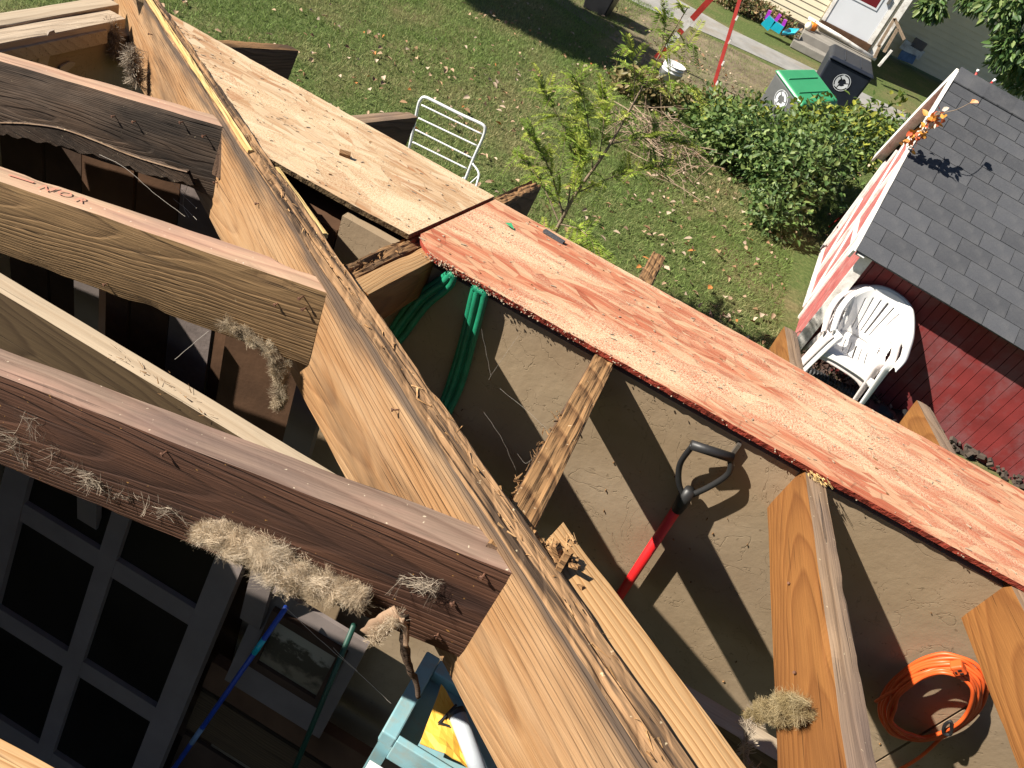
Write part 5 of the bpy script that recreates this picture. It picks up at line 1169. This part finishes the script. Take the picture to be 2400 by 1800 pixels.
def cart(label, T, ht, body, lid, wd=.60, dp=.70):
    t = thing('wheeled_cart', label, 'bin', T.translation, 'wheeled bins by the house')
    w2, d2 = wd / 2, dp
    V = [(-w2 * .82, .08, 0), (w2 * .82, .08, 0), (w2 * .82, d2 * .86, 0), (-w2 * .82, d2 * .86, 0), (-w2, 0, ht), (w2, 0, ht), (w2, d2, ht), (-w2, d2, ht)]
    bevel(MB().hexa([T @ Vector(v) for v in V]).build('body', MT[body], t), .03, 3)
    V = [(-w2 - .02, -.03, ht + .004), (w2 + .02, -.03, ht + .004), (w2 + .02, d2 + .02, ht + .004), (-w2 - .02, d2 + .02, ht + .004), (-w2 * .95, .0, ht + .05), (w2 * .95, .0, ht + .05), (w2 * .9, d2 - .02, ht + .09), (-w2 * .9, d2 - .02, ht + .09)]
    L = bevel(MB().hexa([T @ Vector(v) for v in V]).build('lid', MT[lid], t), .02, 3)
    for xx in (-.13, .13): bevel(MB().hexa([T @ Vector(v) for v in ((xx - .012, .05, ht + .04), (xx + .012, .05, ht + .04), (xx + .012, d2 - .1, ht + .075), (xx - .012, d2 - .1, ht + .075), (xx - .008, .05, ht + .066), (xx + .008, .05, ht + .066), (xx + .008, d2 - .1, ht + .1), (xx - .008, d2 - .1, ht + .1))]).build('lid_rib', MT[lid], L), .004)
    for sg in (-1, 1):
        a = T @ Vector((sg * w2 * .72, d2 * .92, .11)); b = T @ Vector((sg * w2 * .92, d2 * .92, .11)); MB().tube([a, b], .11, 18).build('wheel', MT['black'], t, True)
    MB().tube([T @ Vector((-w2 * .8, d2 + .05, ht - .03)), T @ Vector((w2 * .8, d2 + .05, ht - .03))], .016, 8).build('handle_bar', MT[body], t, True)
    Tm = T @ Matrix.Translation((0, .08 * .22 - .004, ht * .78)) @ Matrix.Rotation(math.atan2(.08, ht), 4, 'X'); recycle_mark(Tm, .125, t)
    return t
T1 = Matrix.Translation((1.20, 13.0, 0)) @ Matrix.Rotation(math.radians(3), 4, 'Z')
cart('dark navy wheeled bin with a round white mark standing by the house corner', T1, 1.0, 'binblack', 'binblack', .70, .75)
e1 = Vector((.54, -.40, -.16)).normalized(); d1 = Vector((.45, .57, .08)); d1 = (d1 - e1 * d1.dot(e1)).normalized(); u1 = e1.cross(d1).normalized()
hc = .78; o1_ = Vector((.24, 11.5, .80)) + e1 * .33 - u1 * hc
T2 = Matrix(((e1.x, d1.x, u1.x, o1_.x), (e1.y, d1.y, u1.y, o1_.y), (e1.z, d1.z, u1.z, o1_.z), (0, 0, 0, 1)))
cart('tilted grey wheeled bin with a green lid and white mark behind the shrubs', T2, hc, 'bingrey', 'bingreen', .66, .70)

af = thing('red_a_frame', 'red and white painted steel A-frame legs behind the white bucket', 'frame', (-.8, 12.2, 0))
apex = Vector((-.80, 12.05, 1.86)); f1 = Vector((-.38, 11.87, 0)); f2 = Vector((-1.42, 12.5, .0)); mb = MB()
MB().bar(f1, apex, .045, .05).build('leg', MT['postred'], af)
l2 = MB().bar(f2, apex, .03, .085).build('leg', MT['postred'], af)
for (a, b) in ((.12, .26), (.30, .40), (.62, .70)): MB().bar(f2.lerp(apex, a), f2.lerp(apex, b), .032, .088).build('white_band', MT['whitetrim'], l2)
for u in (.13, .27, .42, .58): MB().box((-.012, -.03, -.03), (.012, .03, .03), Matrix.Translation(f1.lerp(apex, u) + Vector((.035, 0, 0)))).build('bracket', MT['whitetrim'], af)
MB().tube([apex + Vector((.03, -.05, 0)), apex + Vector((-.03, .06, .02))], .04, 12).build('apex_joint', MT['postred'], af, True)

ty = thing('toy_slide', 'cyan and purple plastic toy lying in the weeds by the house', 'toy', (-.05, 19.0, .1))
zrr = lambda x, y, Y=18.25: VY((1500 + x / 4.424) * .92167, (y / 4.424) * .92167, Y)
for a, b, w_ in (((1300, 200), (1370, 270), .22), ((1375, 250), (1470, 310), .16)): MB().bar(zrr(*a), zrr(*b), .15, w_).build('seat', MT['toyblue'], ty)
mesh('tray', [zrr(1480, 330), zrr(1540, 310, 18.4), zrr(1645, 315, 18.5), zrr(1600, 360), zrr(1520, 365), zrr(1480, 335, 18.1) - Vector((0, 0, .05))], [(0, 1, 2, 3, 4, 5)], MT['toyblue'], ty).modifiers.new('s', 'SOLIDIFY').thickness = .04
for a, b in (((1310, 195), (1350, 110)), ((1385, 245), (1455, 150)), ((1470, 290), (1510, 205))): MB().bar(zrr(*a), zrr(*b), .10, .07).build('post', MT['toypurple'], ty)

# ================================================================== HOUSE
hs_ = thing('house', 'cream clapboard house with a pale back door and a shaded side wall', 'house', (1.5, 19.6, 0)); HY = 19.6
def clap(x0, x1, Y, z0, z1, step, name='clapboard', mat='cream', parent=None):
    z = z0
    while z < z1:
        MB().hexa([Vector(v) for v in ((x0, Y - .02, z), (x1, Y - .02, z), (x1, Y, z), (x0, Y, z), (x0, Y - .004, z + step - .002), (x1, Y - .004, z + step - .002), (x1, Y, z + step - .002), (x0, Y, z + step - .002))]).build(name, MT[mat], parent); z += step
w1 = MB().box((-6, HY, .26), (2.02, HY + .1, 5.2)).build('porch_wall', MT['cream'], hs_)
clap(-6, .66, HY - .002, .30, 3.0, .125, parent=w1); clap(1.91, 1.955, HY - .002, .34, 3.0, .125, parent=w1)
MB().box((-6, HY + .05, 0), (2.02, HY + .1, .255)).build('foundation', MT['stoop'], hs_)
w2 = MB().box((2.0, 23.2, .05), (14, 23.3, 6)).build('side_wall', MT['sidecream'], hs_); clap(2.10, 9, 23.198, .06, 4.2, .135, mat='sidecream', parent=w2)
MB().box((2.021, HY, .26), (2.08, 23.17, 5.2)).build('return_wall', MT['cream'], hs_)
MB().box((1.96, HY - .035, .30), (2.10, HY - .002, 5.2)).build('corner_board', MT['whitetrim'], hs_)
dr = MB().box((.77, HY - .045, .53), (1.79, HY - .01, 2.65)).build('door', MT['door'], hs_)
for q_ in ((.69, .766, .36, 2.7), (1.794, 1.89, .36, 2.7)): MB().box((q_[0], HY - .06, q_[2]), (q_[1], HY - .003, q_[3])).build('door_trim', MT['whitetrim'], hs_)
MB().box((1.04, HY - .055, 1.16), (1.55, HY - .047, 2.3)).build('door_window', MT['doorglass'], dr)
for q_ in ((1.0, 1.59, 1.12, 1.158), (1.0, 1.038, 1.16, 2.3), (1.552, 1.59, 1.16, 2.3)): MB().box((q_[0], HY - .06, q_[2]), (q_[1], HY - .046, q_[3])).build('window_frame', MT['door'], dr)
MB().box((1.68, HY - .10, 1.32), (1.735, HY - .046, 1.46)).build('handle', MT['steel'], dr)
MB().box((.69, HY - .10, .385), (1.89, HY - .003, .525)).build('threshold', MT['brownwall'], hs_)
MB().tube([(.42, HY - .25, .46), (1.2, HY - .25, .42), (2.12, HY - .25, .34)], .04, 10).build('pipe', MT['whitetrim'], hs_, True)
st = thing('concrete_stoop', 'grey concrete stoop block below the pale back door', 'steps', (1.2, 19, 0))
bevel(MB().box((.46, 18.55, 0), (2.05, HY - .01, .30)).build('landing', MT['stoop'], st), .01); bevel(MB().box((.36, 18.15, .01), (1.8, 18.545, .15)).build('step', MT['stoop'], st), .01)
wn = MB().box((3.5, 23.13, 1.85), (4.9, 23.17, 3.9)).build('window', MT['glassdark'], hs_)
for q_ in ((3.42, 4.98, 1.75, 1.85), (3.42, 3.5, 1.85, 3.9), (4.9, 4.98, 1.85, 3.9)): MB().box((q_[0], 23.10, q_[2]), (q_[1], 23.175, q_[3])).build('window_trim', MT['whitetrim'], wn)
pk = thing('pumpkin', 'small orange pumpkin beside a pale gourd at the end of the stoop', 'pumpkin', (.58, 19.2, .31))
mbp = MB()
for i in range(8):
    a = i * math.pi / 4; mbp.lathe([(.002, -.08), (.05, -.065), (.07, 0), (.05, .065), (.002, .08)], (.58 + .05 * math.cos(a), 19.2 + .05 * math.sin(a), .38), 8)
mbp.build('ribs', MT['pumpkin'], pk, True); MB().tube([(.58, 19.2, .45), (.59, 19.2, .50)], .012, 6).build('stem', MT['bark'], pk)
gd = thing('pale_gourd', 'pale gourd next to the orange pumpkin at the end of the stoop', 'gourd', (.50, 18.95, .31)); MB().lathe([(.002, -.08), (.05, -.07), (.08, -.01), (.06, .05), (.02, .08), (.002, .1)], (.50, 18.95, .385), 12).build('gourd', MT['gourd'], gd, True)
# things left against the shaded wall
cr = thing('crate_frame', 'weathered wooden frame leaning at the house corner', 'frame', (2.4, 19.0, 0)); zss = lambda x, y, Y=19.0: VY((1900 + x / 4.424) * .92167, (y / 4.424) * .92167, Y)
for a, b in (((700, 480), (870, 190)), ((870, 190), (970, 410)), ((760, 540), (900, 300)), ((660, 600), (720, 470))): MB().bar(zss(*a), zss(*b), .05, .06).build('slat', MT['twig'], cr)
pst = thing('white_post', 'short white post standing behind the navy bin', 'post', zss(700, 690)); MB().bar(zss(705, 685), zss(840, 520), .06, .05).build('post', MT['whitetrim'], pst)
for lab, mt, a, b in (('white flat board leaning on the shaded house wall', 'whitetrim', (950, 450), (1150, 580)), ('dull blue tote leaning on the shaded house wall', 'bluegrey', (920, 560), (1080, 620)), ('pale square panel leaning on the shaded house wall', 'sashwhite', (1060, 430), (1180, 500))):
    t = thing('leaning_board', lab, 'board', zss(*a, 22.9)); bevel(MB().bar(zss(*a, 22.9), zss(*b, 22.9), .06, .22).build('board', MT[mt], t), .01)

# tree added outside the frame on the left so its crown shades the far lawn
ot = thing('shadow_tree', 'tree added outside the left edge to throw the dark shadow on the lawn', 'tree', (-9.6, 8.6, 0))
MB().tube(spline([(-9.6, 8.6, 0), (-9.6, 8.6, 2.5), (-9.5, 8.7, 5.2)], 6), [.16 - .006 * i for i in range(13)], 10).build('trunk', MT['bark'], ot, True)
rn = np.random.default_rng(77); n = 5200; ctr = np.array([(-9.9, 8.2, 5.75), (-9.1, 8.25, 5.7), (-9.3, 9.2, 5.9), (-10.1, 9.2, 5.8), (-8.7, 8.6, 5.8)]); idx = rn.integers(5, size=n)
d = unit(rn.normal(size=(n, 3))); P = ctr[idx] + d * (rn.random(n) ** .4)[:, None] * np.array([.72, .72, .55])
leafmesh('crown', P, unit(rn.normal(size=(n, 3))), unit(rn.normal(size=(n, 3)) + np.array([0, -1, 1])), rn.uniform(.15, .26, n), rn.uniform(.11, .18, n), np.array([(.07, .14, .035), (.10, .18, .045)])[rn.integers(2, size=n)], MT['leaf'], ot, .15)['kind'] = 'stuff'
bt = thing('black_planter', 'black square planter tub at the top edge beside the path', 'planter', (-2.72, 13.35, 0))
bevel(MB().hexa([Vector(v) for v in ((-2.92, 13.15, 0), (-2.54, 13.15, 0), (-2.54, 13.6, 0), (-2.92, 13.6, 0), (-3.0, 13.1, .55), (-2.46, 13.1, .55), (-2.46, 13.66, .55), (-3.0, 13.66, .55))]).build('tub', MT['black'], bt), .02)
